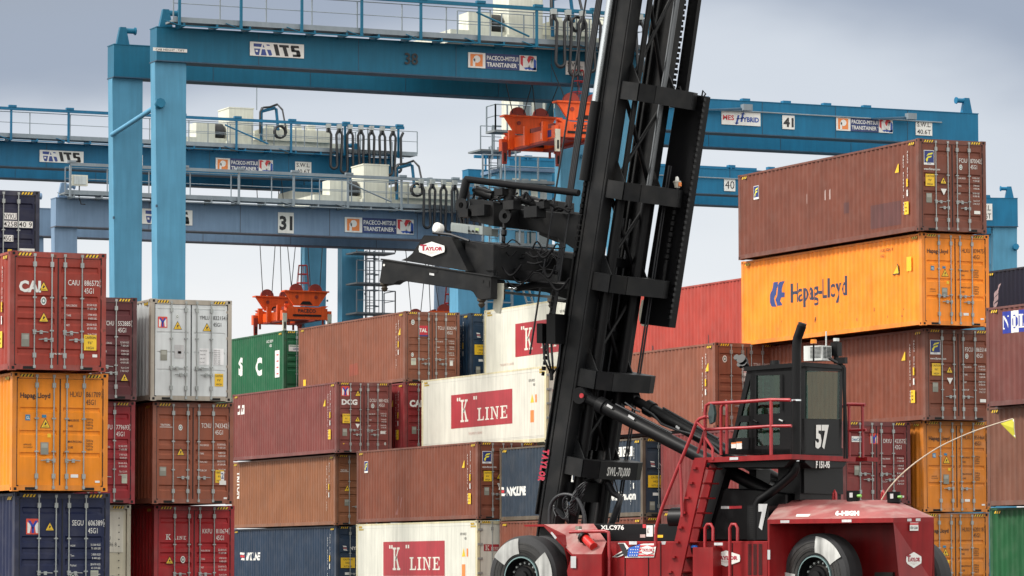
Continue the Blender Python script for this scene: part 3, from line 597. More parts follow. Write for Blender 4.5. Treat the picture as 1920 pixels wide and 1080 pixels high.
def mk_rb(b, H):
    seal(b, .38, H-.55, .1); rect(b, 1.03, 1.55, H-1.30, H-.82, WHITE); dt_(b, 'DO NOT', 1.08, H-1.0, .08, RED, .02, .9, 'l', DY-.003); dt_(b, 'HUMP', 1.08, H-1.2, .08, BLACK, .01, .9, 'l', DY-.003); triw(b, 1.18, H-1.98, .24); seal(b, .42, H-2.0, .06); numbers(b, H, 'TTNU', '965530', '1'); plate(b, .30, H-2.45)
container(58.83, 115.1, z_(2, 0), (.24, .082, .048), 'faded salmon brown container just right of the mast, above the tilt cylinders', marks=mk_rb, sidemarks=lambda b, H, L, p, *a: spine(b, H, L, cau=False, tri_y=.6), levers=1)
def sd_red(b, H, L, p, *a):
    SC = paint('scuff_dark', (.12, .03, .03), .6, .3)
    for (y, z) in ((10.2, .5), (9.6, .55), (8.9, .45), (4.2, .6)): conform(b, [(y, z), (y-.08, z), (y-.08, z+.35), (y, z+.4)], [(0, 1, 2, 3)], SC, .012, p)
container(64.0, 121.6, z_(3, 0), (.40, .055, .04), 'coral red container behind the mast guard, high beside the orange container', marks=mk_plain, sidemarks=sd_red)
container(64.0, 121.6, z_(2, 0), (.2, .06, .05), 'brown container mostly hidden beneath the coral red one', marks=mk_plain)
# ---- column R (right)
def zr(t): return t*2.896 + (0 if t < 2 else -.03 if t == 2 else 0)
def sd_fc(b, H, L, p, X, Y, zz):
    fllogo(11.05, .92)(b, H, L, p)
    PT = paint('dark_patch', (.105, .032, .028), .5, .2)
    for q in ([(3.1, .30), (1.2, .30), (1.2, 1.05), (3.1, 1.05)], [(4.9, .95), (4.5, .95), (4.5, 1.3), (4.9, 1.3)]): conform(b, q, [(0, 1, 2, 3)], PT, .012, p)
    for y in (5.8, 6.1, 6.5, 7.4): conform(b, [(y, 1.5), (y-.04, 1.5), (y-.04, 1.85), (y, 1.8)], [(0, 1, 2, 3)], GREYT, .012, p)
container(59.93, 103.27, z_(4, -.09), (.165, .050, .030), 'chocolate brown container on the very top of the tall right stack', marks=lambda b, H: flmk(b, H), sidemarks=sd_fc)
def sd_hl(b, H, L, p, X, Y, zz):
    HB = paint('hapag_blue', (.03, .06, .22), .5, .1, 0, .2); HK = paint('hapag_ink', (.03, .04, .08), .5, .1, 0, .2)
    def yy(u, v=560): return onX(u, v, X).y-Y
    def zc(u, v): return onX(u, v, X).z-zz
    # emblem
    px = lambda pts_: [(yy(u, v), zc(u, v)) for u, v in pts_]
    for q in ([(1447.6, 529.7), (1458.5, 528), (1454, 541), (1453.5, 552), (1451, 560), (1454, 575), (1446, 575), (1441, 560), (1446, 545)], [(1461, 528), (1469, 527), (1466, 540), (1463, 548), (1469, 548), (1469, 557), (1462, 558), (1461, 565), (1465, 572), (1455, 574), (1453, 562), (1455, 552), (1456, 540)]):
        v = px(q); conform(b, v, [tuple(range(len(v)))], HB, .012, p)
    v, f, w_ = text2d('Hapag-Lloyd', .012); y0 = yy(1482); y1 = yy(1586); zb = zc(1482, 567); h = .62
    conform(b, [(y0+(y1-y0)*x/w_, zb+y*h) for x, y in v], f, HK, .012, p)
    b.text('HLXU 382641 8', (.006, 2.6, H-.42), (0, -1, 0), ZU, .1, BROWNT, .01, .8); b.text('45G1', (.006, 2.6, H-.6), (0, -1, 0), ZU, .1, BROWNT, .01, .8)
    b.quad([(.004, 1.85, H-1.2), (.004, 1.4, H-1.2), (.004, 1.5, H-.85)], BLACK); b.quad([(.002, 1.8, H-1.17), (.002, 1.45, H-1.17), (.002, 1.52, H-.9)], YEL); b.quad([(.004, .95, H-1.15), (.004, .65, H-1.15), (.004, .65, H-.7), (.004, .95, H-.7)], YEL)
    for k in range(16): y = random.uniform(.6, L-.5); zz_ = random.uniform(.3, .8); r = random.uniform(.02, .06); conform(b, [(y, zz_), (y-r, zz_), (y-r, zz_+r*2), (y, zz_+r*2.3)], [(0, 1, 2, 3)], BROWNT, .012, p)
BROWNT = paint('brown_lettering', (.20, .07, .03), .6, .1)
container(60.2, 103.6, z_(3, -.09), (.92, .27, .02), 'bright orange container with big blue Hapag-Lloyd name on its side, second from the top', style='groove', marks=lambda b, H: mk_hl(b, H, BLACK, ('HLXU', '839475', '0')), sidemarks=sd_hl, rust=.16, fade=.05)
container(60.87, 104.6, z_(2, -.09), MAROON, 'maroon container numbered 865514, directly under the bright orange one behind the cab', marks=lambda b, H: flmk(b, H, ('FSCU', '865514', '0')), sidemarks=fllogo(11.5, .75), levers=1)
container(61.12, 105.18, z_(1, -.05), (.62, .20, .02), 'dingy orange Hapag-Lloyd container behind the yellow pennant', style='groove', marks=lambda b, H: mk_hl(b, H, BLACK, ('HLXU', '851464', '3')), rust=.22, levers=1, fade=.15)
container(61.12, 105.3, z_(0, 0), (.60, .20, .02), 'lowest orange Hapag-Lloyd container beside the rear panel of the handler', style='groove', marks=lambda b, H: mk_hl(b, H, BLACK, ('HLXU', '620118', '7')), rust=.22, levers=1, fade=.15, H=2.85)
def mk_dry(b, H):
    ymlogo(b, .98, H-.72, .30); rect(b, .33, .76, H-.66, H-.48, WHITE); dt_(b, 'SeaCube', .35, H-.62, .09, paint('sea_teal', (.02, .15, .3), .5), .02, .9, 'l', DY-.003); numbers(b, H, 'DRYU', '423575', '2', iso='42G1', z=H-.68); triw(b, .50, H-1.28, .2); triw(b, .95, H-1.28, .22); plate(b, .42, H-1.7); rect(b, 2.05, 2.2, .2, .26, WHITE)
container(58.4, 105.5, 3.13, (.19, .034, .032), 'dull red lower-height container numbered 423575, behind the cab and the handrails', H=2.591, L=12.9, marks=mk_dry, frame=(.14, .03, .03))
container(58.4, 105.5, .0, (.16, .05, .04), 'brown container hidden low behind the red rear hood', H=3.1, L=12.9, marks=mk_plain, levers=1)
# ---- column N (near right edge)
def sd_nol(b, H, L, p, X, Y, zz):
    BL = paint('nol_blue', (.012, .03, .30), .5, .1, 0, .1)
    ya = onX(1877, 600, X).y-Y; yb = ya-6.6; zt = onX(1877, 585, X).z-zz; zb = onX(1877, 626, X).z-zz
    conform(b, [(ya, zb), (yb, zb), (yb, zt), (ya, zt)], [(0, 1, 2, 3)], BL, .012, p, .004)
    yc = onX(1894, 600, X).y-Y; yd = onX(1908, 600, X).y-Y
    conform(b, [(yc, zb), (yd, zb), (yd, zt), (yc, zt)], [(0, 1, 2, 3)], WHITE, .012, p, .007)
    for ch, u, u2, mm in (('N', 1878.5, 1892, WHITE), ('O', 1895.5, 1906.5, BL), ('L', 1910, 1921, WHITE)):
        q, x = slab(ch, 0, 0, 1, 1); ya2 = onX(u, 600, X).y-Y; yb2 = onX(u2, 600, X).y-Y; w_ = GL[ch][0]
        for pl in q: conform(b, [(ya2+(yb2-ya2)*a/w_, zb+.12+c*(zt-zb-.24)) for a, c in pl], [tuple(range(len(pl)))], mm, .012, p, .010)
container(57.85, 83.7, z_(2, -.09), (.15, .048, .04), 'brown container with blue and white NOL sign at the right edge', sidemarks=sd_nol, marks=mk_plain)
container(58.2, 84.3, z_(1, -.04), (.17, .07, .045), 'rusty brown container behind the pennant, below the NOL container', marks=mk_plain)
container(58.5, 84.7, 0, (.012, .09, .03), 'dark green container at the bottom right corner', marks=mk_plain, H=2.85)
def sd_blk(b, H, L, p, X, Y, zz):
    PK = paint('stripe_pink', (.5, .16, .16), .5)
    for (u0, v0, u1, v1) in ((1862, 562, 1873, 538), (1860, 575, 1870, 555), (1858, 588, 1867, 572)):
        q = [(u0, v0), (u0, v0-9), (u1, v1-5), (u1+2, v1-7), (u1-1, v1+6)]
        v = [(onX(u, vv, X).y-Y, onX(u, vv, X).z-zz) for u, vv in q]; conform(b, v, [tuple(range(5))], paint('stripe_faded', (.40, .28, .28), .5), .012, p)
container(70.7, 105.1, z_(3, 0), (.008, .008, .02), 'black container with pale slanting stripes, behind the NOL container at the right edge', sidemarks=sd_blk, marks=mk_plain, fade=0)
# ------------------------------------------------------------------ rubber tyred gantry cranes
def bcol(r, g, b): return paint('crane_blue_%d_%d_%d' % (int(r*999), int(g*999), int(b*999)), (r, g, b), .5, .10, .0, .12, spec=.25)
CR1 = bcol(.006, .115, .20); CR2 = bcol(.010, .125, .24); CR3 = bcol(.16, .245, .36); CR41 = bcol(.006, .14, .27); LBL = bcol(.10, .30, .46); CRL = bcol(.075, .255, .39)
GREYW = paint('walkway_grating', (.17, .19, .20), .6, .2, .1, .1); CRM = paint('machinery_cream', (.62, .62, .52), .5, .12, .12, .15); CAB = paint('black_cable', (.012, .013, .016), .5, .05, 0, .05)
HANDR = paint('handrail_grey', (.20, .24, .27), .5, .15, .1, .1)
def board_its(b, P, w, h):
    """P(x,z,k) on the girder face"""
    b.quad([P(0, 0, 0), P(w, 0, 0), P(w, h, 0), P(0, h, 0)], WHITE)
    BL = paint('its_blue', (.03, .06, .25), .5)
    for q in ([(.065, .88), (.22, .88), (.205, .64), (.065, .66)], [(.24, .85), (.27, .62), (.235, .62)], [(.30, .86), (.35, .86), (.37, .76), (.31, .76)], [(.075, .52), (.19, .52), (.165, .06), (.11, .06), (.09, .2)], [(.22, .50), (.275, .50), (.31, .06), (.20, .06)], [(.31, .48), (.38, .48), (.41, .15), (.395, .07), (.35, .07)]):
        b.quad([P(w*a, h*c, 1) for a, c in q], BL)
    b.quad([P(w*a, h*c, 2) for a, c in ((.10, .42), (.14, .42), (.145, .28), (.105, .28))], WHITE)
    K = BLACK
    for q in ([(.43, .90), (.505, .90), (.555, .10), (.48, .10)], [(.535, .88), (.715, .88), (.72, .70), (.54, .70)], [(.60, .70), (.67, .70), (.715, .08), (.645, .08)],
              [(.76, .88), (.90, .88), (.91, .70), (.75, .72)], [(.75, .80), (.82, .72), (.835, .50), (.765, .46)], [(.765, .58), (.91, .56), (.925, .40), (.77, .42)], [(.85, .50), (.925, .48), (.94, .14), (.865, .14)], [(.79, .24), (.94, .24), (.93, .07), (.795, .07)]): b.quad([P(w*a, h*c, 1) for a, c in q], K)
def ptext(b, P, s, x, z, h, w, m, bold=.02, k=1):
    vs, fs, tw = text2d(s, bold); sq = w/(tw*h); b.add([P(x+a*h*sq, z+c*h, k) for a, c in vs], fs, m)
def board_pac(b, P, w, h):
    b.quad([P(0, 0, 0), P(w*.25, 0, 0), P(w*.25, h, 0), P(0, h, 0)], WHITE); b.quad([P(w*.75, 0, 0), P(w, 0, 0), P(w, h, 0), P(w*.75, h, 0)], WHITE)
    b.quad([P(w*.25, 0, 0), P(w*.75, 0, 0), P(w*.75, h, 0), P(w*.25, h, 0)], paint('board_navy', (.02, .04, .15), .5))
    b.quad([P(w*.03, h*.1, 1), P(w*.21, h*.1, 1), P(w*.21, h*.9, 1), P(w*.03, h*.9, 1)], ORG)
    cx, cz, r = w*.125, h*.58, h*.24; b.quad([P(cx+r*cos(2*pi*i/16), cz+r*sin(2*pi*i/16), 2) for i in range(16)], WHITE); b.quad([P(w*.065, h*.1, 2), P(w*.10, h*.1, 2), P(w*.10, h*.6, 2), P(w*.065, h*.6, 2)], WHITE)
    ptext(b, P, 'PACECO-MITSUI', w*.27, h*.57, h*.27, w*.46, WHITE); ptext(b, P, 'TRANSTAINER', w*.27, h*.14, h*.27, w*.44, WHITE); ptext(b, P, 'o', w*.725, h*.34, h*.10, w*.014, WHITE)
    LB = paint('board_logo_blue', (.03, .10, .45), .5)
    g = lambda a, c, k: P(w*(.755+.245*a), h*c, k)
    for q, m, k in (([(.03, .97), (.22, .97), (.36, .84), (.2, .84), (.2, .25), (.03, .42)], RED, 1), ([(.52, .97), (.75, .97), (.9, .82), (.7, .82), (.52, .45), (.42, .68)], RED, 1), ([(.8, .8), (.88, .8), (.98, .68), (.98, .06), (.8, .06)], LB, 1), ([(.2, .22), (.98, .22), (.98, .06), (.88, .1), (.78, .04), (.66, .1), (.56, .05), (.46, .12), (.36, .06)], LB, 1),
                    ([(.18, .84), (.34, .84), (.34, .2), (.18, .2)], WHITE, 3), ([(.34, .84), (.34, .6), (.50, .22), (.60, .22), (.52, .5)], WHITE, 3), ([(.50, .22), (.60, .22), (.82, .84), (.70, .84)], WHITE, 3), ([(.68, .82), (.82, .84), (.82, .2), (.68, .2)], WHITE, 3)): b.quad([g(a, c, k) for a, c in q], m)
def board_txt(lines, bg=True, bold=.01):
    def f(b, P, w, h):
        if bg: b.quad([P(0, 0, 0), P(w, 0, 0), P(w, h, 0), P(0, h, 0)], WHITE)
        n = len(lines)
        for i, t in enumerate(lines): ptext(b, P, t, w*.08 if bg else 0, h*(1-(i+.82)/n) if bg else h*.02, h/n*(.62 if bg else .96), w*(.84 if bg else 1), BLACK, bold if bg else .02)
    f.bare = not bg; return f
def board_mes(b, P, w, h):
    b.quad([P(0, 0, 0), P(w, 0, 0), P(w, h, 0), P(0, h, 0)], WHITE); ptext(b, P, 'MES', w*.03, h*.36, h*.34, w*.29, RED, .03); HB = paint('board_hybrid_blue', (.02, .07, .35), .5)
    ptext(b, P, 'YBRID', w*.54, h*.28, h*.34, w*.42, HB, .04)
    for q in ([(.36, .12), (.41, .12), (.46, .75), (.41, .75)], [(.48, .25), (.53, .25), (.57, .85), (.52, .85)], [(.38, .42), (.56, .5), (.56, .58), (.38, .5)], [(.33, .18), (.45, .18), (.37, .02)], [(.49, .82), (.61, .82), (.56, .98)]): b.quad([P(w*a, h*c, 1) for a, c in q], HB)
def railing(b, p0, p1, h=1.1, n=8, r=.028, m=None, mid=True, top=True):
    m = m or HANDR; p0 = Vector(p0); p1 = Vector(p1)
    if top: b.tube([p0+Vector((0, 0, h)), p1+Vector((0, 0, h))], r, m, 5)
    if mid: b.tube([p0+Vector((0, 0, h*.55)), p1+Vector((0, 0, h*.55))], r*.8, m, 5)
    for i in range(n+1):
        q = p0+(p1-p0)*(i/n); b.box(q.x-r, q.x+r, q.y-r, q.y+r, q.z, q.z+h, m)
def cables_loop(b, x0, x1, y, zt, drop, n, r=.07):
    w_ = (x1-x0)/n
    for i in range(n):
        a = x0+i*w_; d = drop*random.uniform(.9, 1.06)*(1.12 if i % 3 else 1.0); rl = w_*.31; sl = random.uniform(-.05, .05); cx = a+w_*.5
        pts = [(a+w_*.04, y, zt+.08), (a+w_*.26, y, zt-.2)]
        pts += [(cx-rl*cos(pi*k/8)*(1.0)+sl, y+.05*sin(i*2.1), zt-d+rl-rl*sin(pi*k/8)) for k in range(9)]
        pts += [(a+w_*.74, y, zt-.2), (a+w_*.96, y, zt+.08)]
        for o in (-.05, .05): b.tube([(p[0]+o*.5, p[1]+o, p[2]) for p in pts], r*.95, CAB, 6)
        b.tube([(a-w_*.12, y, zt-.1), (a-w_*.06, y, zt+.14), (a+w_*.06, y, zt+.14), (a+w_*.12, y, zt-.1)], r, CAB, 5)
        b.box(a-.10, a+.10, y-.12, y+.12, zt+.12, zt+.34, GALV)
def rtg(name, X, Y, W, Zt, mat, label, boards, wb=5.3, ov=0, gh=1.25, rz=0, walk=True, zg=0, walkx=None, festoon=None, trolley=None, legw=(1.28, .95), side=None, hoops=True, lit=None, brace=True, walkm=None):
    side = side or mat
    e = empty(name, (X, Y, 0), rz, label, 'gantry crane', 'rubber tyred gantry cranes over the container stacks')
    for k, y in enumerate((0, wb)):      # two main girders along x
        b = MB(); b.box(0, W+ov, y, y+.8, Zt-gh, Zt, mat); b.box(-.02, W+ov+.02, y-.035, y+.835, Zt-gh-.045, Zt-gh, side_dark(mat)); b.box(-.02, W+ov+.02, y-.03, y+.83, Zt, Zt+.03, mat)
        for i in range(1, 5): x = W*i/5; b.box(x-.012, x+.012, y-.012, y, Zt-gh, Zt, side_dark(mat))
        # secondary box below gives the stepped lower edge
        b.build('girder', e)
        for sx in (0, 1):
            b = MB(); x = 0 if sx == 0 else W; d = 1 if sx == 0 else -1; zt = Zt-gh-.045
            t, m_ = legw; zb = 1.6
            A = [(x+d*.30, y+.06, zb), (x+d*(.30+m_), y+.06, zb), (x+d*(.30+m_), y+.9, zb), (x+d*.30, y+.9, zb), (x, y+.2, zt), (x+d*t, y+.2, zt), (x+d*t, y+.74, zt), (x, y+.74, zt)]
            if d < 0: A = [A[1], A[0], A[3], A[2], A[5], A[4], A[7], A[6]]
            b.hexa(A, CRL if mat is CR1 or mat is CR2 or mat is CR41 else mat)  # legs: lighter copy of the crane blue, haze brightening put into the colour
            for zz in (Zt-7, Zt-13): b.box(x+d*.02 if d > 0 else x-.08, x+.08 if d > 0 else x-d*(-.02), y+.0, y+.1, zz, zz+.1, side_dark(mat))
            b.build('leg', e, label=None)
            if hoops:
                c = MB(); hx = x+d*.45
                c.hexa([(hx-.28, y+.2, Zt), (hx+.28, y+.2, Zt), (hx+.28, y+.4, Zt), (hx-.28, y+.4, Zt), (hx-.12, y+.2, Zt+.75), (hx+.12, y+.2, Zt+.75), (hx+.12, y+.4, Zt+.75), (hx-.12, y+.4, Zt+.75)], mat); c.tube([(hx, y+.3, Zt+.62), (hx+.5*d, y+.3, Zt+.62)], .11, mat, 8); c.tube([(hx+.5*d, y+.3, Zt+.62), (hx+.56*d, y+.3, Zt+.62)], .16, mat, 8); c.build('buffer_bracket', e)
    for sx in (0, 1):
        x = .2 if sx == 0 else W-1.2
        b = MB(); b.box(x, x+1.0, -1.2, wb+2.0, .75, 1.6, mat); b.build('sill_beam', e)
        if brace:
            b = MB(); xx = .15 if sx == 0 else W-.15; b.tube([(xx, .1, Zt-3.0), (xx-.1, wb+.3, Zt-3.6)], .10, LBL if lit is None else lit, 8); b.tube([(xx, .1, Zt-3.0), (xx, -.1, Zt-2.95)], .2, side, 8); b.build('tie_brace', e)
        for y in (-.9, wb+1.5):
            c = MB(); c.lathe((x+.5, y, .75), (0, 1, 0), [(-.2, .3), (-.2, .7), (-.1, .75), (.1, .75), (.2, .7), (.2, .3)], RUBT, 20); c.build('gantry_wheel', e)
    wm = walkm or mat
    if walk:
        a, z1 = (walkx or (.3, W+ov+.9)); b = MB(); b.box(a, z1, -.95, .0, Zt+.12, Zt+.20, GREYW); b.box(a, z1, -.97, -.93, Zt+.10, Zt+.30, HANDR)
        x = a+.4
        while x < z1: b.box(x, x+.08, -.95, 0, Zt-.06, Zt+.12, wm); x += 1.35
        b.build('walkway', e)
        b = MB(); n = int((z1-a)/1.9); railing(b, (a, -.94, Zt+.2), (z1, -.94, Zt+.2), 1.15, n, .022, HANDR); b.build('handrail', e)
        b = MB(); xf = a+(1.2 if a > .5 else .2); b.box(xf, W+ov, -1.16, -1.04, Zt+1.42, Zt+1.56, wm)
        k = int((W-xf)/2.55)
        for i in range(k+1):
            x = xf+(W+ov-xf-.3)*i/k; b.box(x-.05, x+.05, -1.12, -1.04, Zt-.05, Zt+1.45, wm); b.box(x-.14, x+.24, -1.2, -1.0, Zt+1.56, Zt+1.66, wm); b.tube([(x-.6, -1.0, Zt+.15), (x, -1.08, Zt-.05)], .02, wm, 5)
            b.tube([(x, -1.08, Zt-.05), (min(x+2.55, W+ov), -1.08, Zt-.05)], .025, wm, 5)
        b.tube([(W*.62, -1.1, Zt+1.2), (W*.62+2.3, -1.1, Zt+.35)], .04, wm, 6)
        b.build('festoon_rail', e)
    else:
        b = MB(); b.tube([(0.5, -.10, Zt-.45), (W-2, -.12, Zt-.50)], .035, HANDR, 5)
        for x in (W*.33, W*.78): b.hexa([(x-1.6, -.3, Zt-.55), (x, -.55, Zt-.5), (x, -.45, Zt-.4), (x-1.6, -.1, Zt-.5), (x-1.6, -.3, Zt-.5), (x, -.55, Zt-.4), (x, -.45, Zt-.35), (x-1.6, -.1, Zt-.45)], side_dark(mat)); b.box(x, x+.45, -.72, -.42, Zt-.5, Zt-.22, HANDR)
        b.build('floodlight_conduit', e)
        b = MB(); b.box(.8, W-3.5, wb+1.0, wb+1.15, Zt+.75, Zt+.9, mat)
        for i in range(8): x = W*(.06+i*.115); b.box(x, x+.4, wb+.9, wb+1.2, Zt+.85, Zt+1.0, mat); b.box(x+.1, x+.18, wb+.9, wb+1.0, Zt, Zt+.85, mat)
        b.build('festoon_rail', e)
    for fn, x, zz, w_, h_ in boards:
        b = MB(); fn(b, lambda a, c, k: (x+a, -.052-.004*k, zz+c), w_, h_); 
        if fn is not None: b.box(x-.0, x+w_, -.050, -.02, zz, zz+h_, WHITE) if h_ > .45 and not getattr(fn, 'bare', False) else None
        b.build('sign_board', e)
    if festoon:
        x0, x1, n, drop = festoon; b = MB(); cables_loop(b, x0, x1, -1.3, Zt+1.15, drop, n); b.build('festoon_cables', e)
    if trolley: trolley(e, Zt, wb, W)
    return e
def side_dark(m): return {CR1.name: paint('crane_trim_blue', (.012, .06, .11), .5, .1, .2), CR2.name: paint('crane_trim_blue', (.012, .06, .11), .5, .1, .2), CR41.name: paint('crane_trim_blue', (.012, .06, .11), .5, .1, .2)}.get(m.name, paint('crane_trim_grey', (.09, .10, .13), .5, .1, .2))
RUBT = paint('tyre_rubber', (.022, .022, .024), .75, .15, 0, .1)
def trolley_fn(xb, hh=2.5, low=5.2, pipe=True, cabx=None, wbox=1.3):
    def f(e, Zt, wb, W):
        b = MB(); b.box(xb, xb+wbox, .4, 2.0, Zt+.35, Zt+.35+hh, CRM); b.box(xb-.03, xb+wbox+.03, .37, 2.03, Zt+.35+hh, Zt+.41+hh, CRM); b.box(xb-.1, xb+wbox+.15, .35, 2.1, Zt+.2, Zt+.6, CRM); b.build('electrical_cabinet', e)
        b = MB(); b.box(xb-2.4, xb+low, .8, wb-.2, Zt+.25, Zt+.75, CRM); b.box(xb+wbox+.6, xb+low-.6, .6, 2.6, Zt+.75, Zt+1.35, CRM); b.box(xb-1.6, xb-.6, .8, 1.8, Zt+.75, Zt+1.5, CRM); b.tube([(xb-.55, 1.2, Zt+1.1), (xb-.1, 1.2, Zt+1.1)], .42, CAB, 12)
        for k in range(4): b.box(xb+2.2+k*.75, xb+2.6+k*.75, .9, 1.3, Zt+1.35, Zt+1.55+.1*(k % 2), CRM)
        b.tube([(xb+low-2.2, 1.2, Zt+1.3), (xb+low-2.2, 1.2, Zt+1.85)], .16, HANDR, 8); b.build('trolley_frame', e)
        b = MB()
        railing(b, (xb-2.4, .1, Zt+.25), (xb+low+.8, .1, Zt+.25), 1.15, 8, .02, HANDR); railing(b, (xb+low+.8, -.9, Zt+.25), (xb+low+.8, 2.5, Zt+.25), 1.15, 2, .025, HANDR); b.build('trolley_handrail', e)
        b = MB(); m = CR2; x = xb+wbox+.35
        b.tube([(x, .2, Zt+.6), (x, .2, Zt+2.1), (x+.05, .2, Zt+2.15), (x+.75, .2, Zt+2.35), (x+.8, .2, Zt+2.3), (x+.8, -.1, Zt+1.2)], .08, m, 6); b.tube([(x-.25, .2, Zt+2.2), (x-.25, .2, Zt+3.4)], .03, HANDR, 5); b.build('cable_arm', e)
        b = MB()
        for o in (-.15, .0, .16): b.tube([(x-.12+o*.3, .05+o, Zt+1.0), (x-.12+o*.3, .05+o, Zt+2.1), (x+.02, .05+o, Zt+2.32), (x+.35, .05+o, Zt+2.36), (x+.75+o*.5, o-.1, Zt+2.5), (x+.95+o*.4, -.3+o, Zt+2.2), (x+.95+o*.4, -.9+o, Zt+1.0)], .045, CAB, 5)
        for k in range(7): a = k*.9; b.tube([(x+.6+.3*cos(a+t*.6), -.9+.1*sin(t), Zt+1.0+.3*sin(a+t*.6)) for t in range(7)], .05, CAB, 5)
        b.build('cable_bundle', e)
        # cab below
        if cabx is not None:
            b = MB(); b.box(cabx, cabx+1.6, 1.2, 3.2, Zt-3.7, Zt-1.7, CRM); b.box(cabx-.01, cabx+1.61, 1.15, 1.25, Zt-3.3, Zt-2.2, GLD); b.box(cabx+.1, cabx+1.5, 1.19, 3.2, Zt-1.75, Zt-1.4, CR2)
            for xx in (cabx+.5, cabx+1.05): b.box(xx, xx+.06, 1.12, 1.2, Zt-3.3, Zt-2.2, CRM)
            b.build('operator_cabin', e)
            b = MB(); b.box(cabx-1.6, cabx+.2, .9, 3.0, Zt-3.9, Zt-3.8, GREYW); railing(b, (cabx-1.6, .9, Zt-3.8), (cabx, .9, Zt-3.8), 1.1, 2, .025, CRM); railing(b, (cabx-1.6, .9, Zt-3.8), (cabx-1.6, 3, Zt-3.8), 1.1, 2, .025, CRM); b.build('cabin_platform', e)
    return f
GLD = paint('dark_window_glass', (.02, .05, .06), .08, .05, 0, .02, spec=.8)
def bx(u0, v0, u1, v1, fn, X, Y):     # sign board given by its corners on the plane of the girder
    a = onY(u0, v0, Y); c = onY(u1, v1, Y); return (fn, a.x-X, c.z, c.x-a.x, a.z-c.z)
ZG = 22.0
def ztop(u, v, Y): return onY(u, v, Y).z
# crane 38
Xc, Yc = 47.4, 140.0
z38 = ztop(283, 50, Yc)
rtg('gantry_crane', Xc, Yc, 21.0, z38, CR1, 'tall blue gantry crane numbered 38, nearest of the cranes, passing behind the mast',
    [bx(468, 78, 569, 110, board_its, Xc, Yc), bx(877, 98, 1005, 134, board_pac, Xc, Yc), bx(1060, 114, 1095, 142, board_txt(('S.W.L.', '40.6T')), Xc, Yc), bx(286, 89, 350, 99, board_txt(('CAB HEIGHT : 73FT',)), Xc, Yc), bx(758, 99, 783, 122, board_txt(('38',), False), Xc, Yc)],
    gh=1.28, festoon=(16.3, 20.8, 7, 1.95), trolley=trolley_fn(15.1, 3.4, 4.6, cabx=None, wbox=1.5), lit=LBL, walkx=(.35, 21.3))
# crane 2 (behind, left)
Xc, Yc = 51.2, 180.5
z2 = ztop(100, 269, Yc)
rtg('gantry_crane', Xc, Yc, 21.2, z2, CR2, 'blue gantry crane with looped black cables and ITS board, running off the left edge',
    [bx(74, 281, 156, 307, board_its, Xc, Yc), bx(404, 296, 511, 325, board_pac, Xc, Yc), bx(225, 289, 267, 313, board_mes, Xc, Yc), bx(553, 303, 583, 328, board_txt(('S.W.L.', '40.6T')), Xc, Yc)],
    gh=1.2, festoon=(18.6, 22.7, 7, 1.9), ov=1.6, trolley=trolley_fn(13.9, 1.9, 6.2, cabx=17.6), walkx=(-1, 23.6))
# crane 31 (grey)
Xc, Yc = 53.0, 171.0
z31 = ztop(105, 371, Yc)
Y31 = Yc
rtg('gantry_crane', Xc, Yc, 22.8, z31, CR3, 'weathered blue-grey gantry crane numbered 31, its beam crossing low behind the black spreader',
    [bx(266, 391, 360, 423, board_its, Xc, Yc), bx(521, 398, 550, 438, board_txt(('31',), True, .04), Xc, Yc), bx(646, 407, 775, 440, board_pac, Xc, Yc)],
    gh=1.3, festoon=(17.9, 22.0, 7, 2.1), trolley=trolley_fn(15.6, 1.9, 6.0), legw=(1.1, .95), brace=False, walkx=(.15, 22.6), walkm=HANDR)
# crane 41 (right)
Xc, Yc = 72.4, 151.5
z41 = ztop(1836, 214, Yc)
rtg('gantry_crane', Xc, Yc, 18.7, z41, CR41, 'clean blue gantry crane numbered 41 with its beam above the tall right stack',
    [bx(1352, 208, 1425, 237, board_mes, Xc, Yc), bx(1466, 216, 1489, 243, board_txt(('41',), True, .04), Xc, Yc), bx(1567, 219, 1673, 250, board_pac, Xc, Yc), bx(1716, 226, 1747, 255, board_txt(('S.W.L.', '40.6T')), Xc, Yc)],
    gh=1.45, walk=False, legw=(1.5, 1.3))
# crane 40
Xc, Yc = 79.0, 177.4
z40 = ztop(1300, 315, Yc)
rtg('gantry_crane', Xc, Yc, 21.0, z40, CR41, 'blue gantry crane numbered 40, farther and partly hidden by the tall right stack',
    [bx(1357, 334, 1378, 359, board_txt(('40',), True, .0), Xc, Yc)], gh=1.3, walk=False, hoops=False, legw=(1.6, 1.4))
# far right crane, turned
rtg('gantry_crane', 91.5, 205.0, 21.0, 21.5, CR41, 'blue gantry crane end seen past the right stack, with a partly hidden S.W.L board', [(board_txt(('S.W.L.', '40.6T')), 20.9, 20.1, .9, .9)] if 0 else [], gh=1.6, walk=False, rz=0, legw=(1.4, 1.3)) if 0 else None
P1 = onY(1908, 372, 200.0)
W6 = 12.0
e6 = rtg('gantry_crane', P1.x-W6*cos(radians(-17)), 200.0-W6*sin(radians(-17)), W6, P1.z, CR41, 'blue gantry crane end visible past the right stack, above the black container', [(board_txt(('S.W.L.', '40.6T')), W6-2.55, P1.z-1.35, .95, 1.0)], gh=1.7, walk=False, rz=radians(-17), legw=(1.5, 1.4))
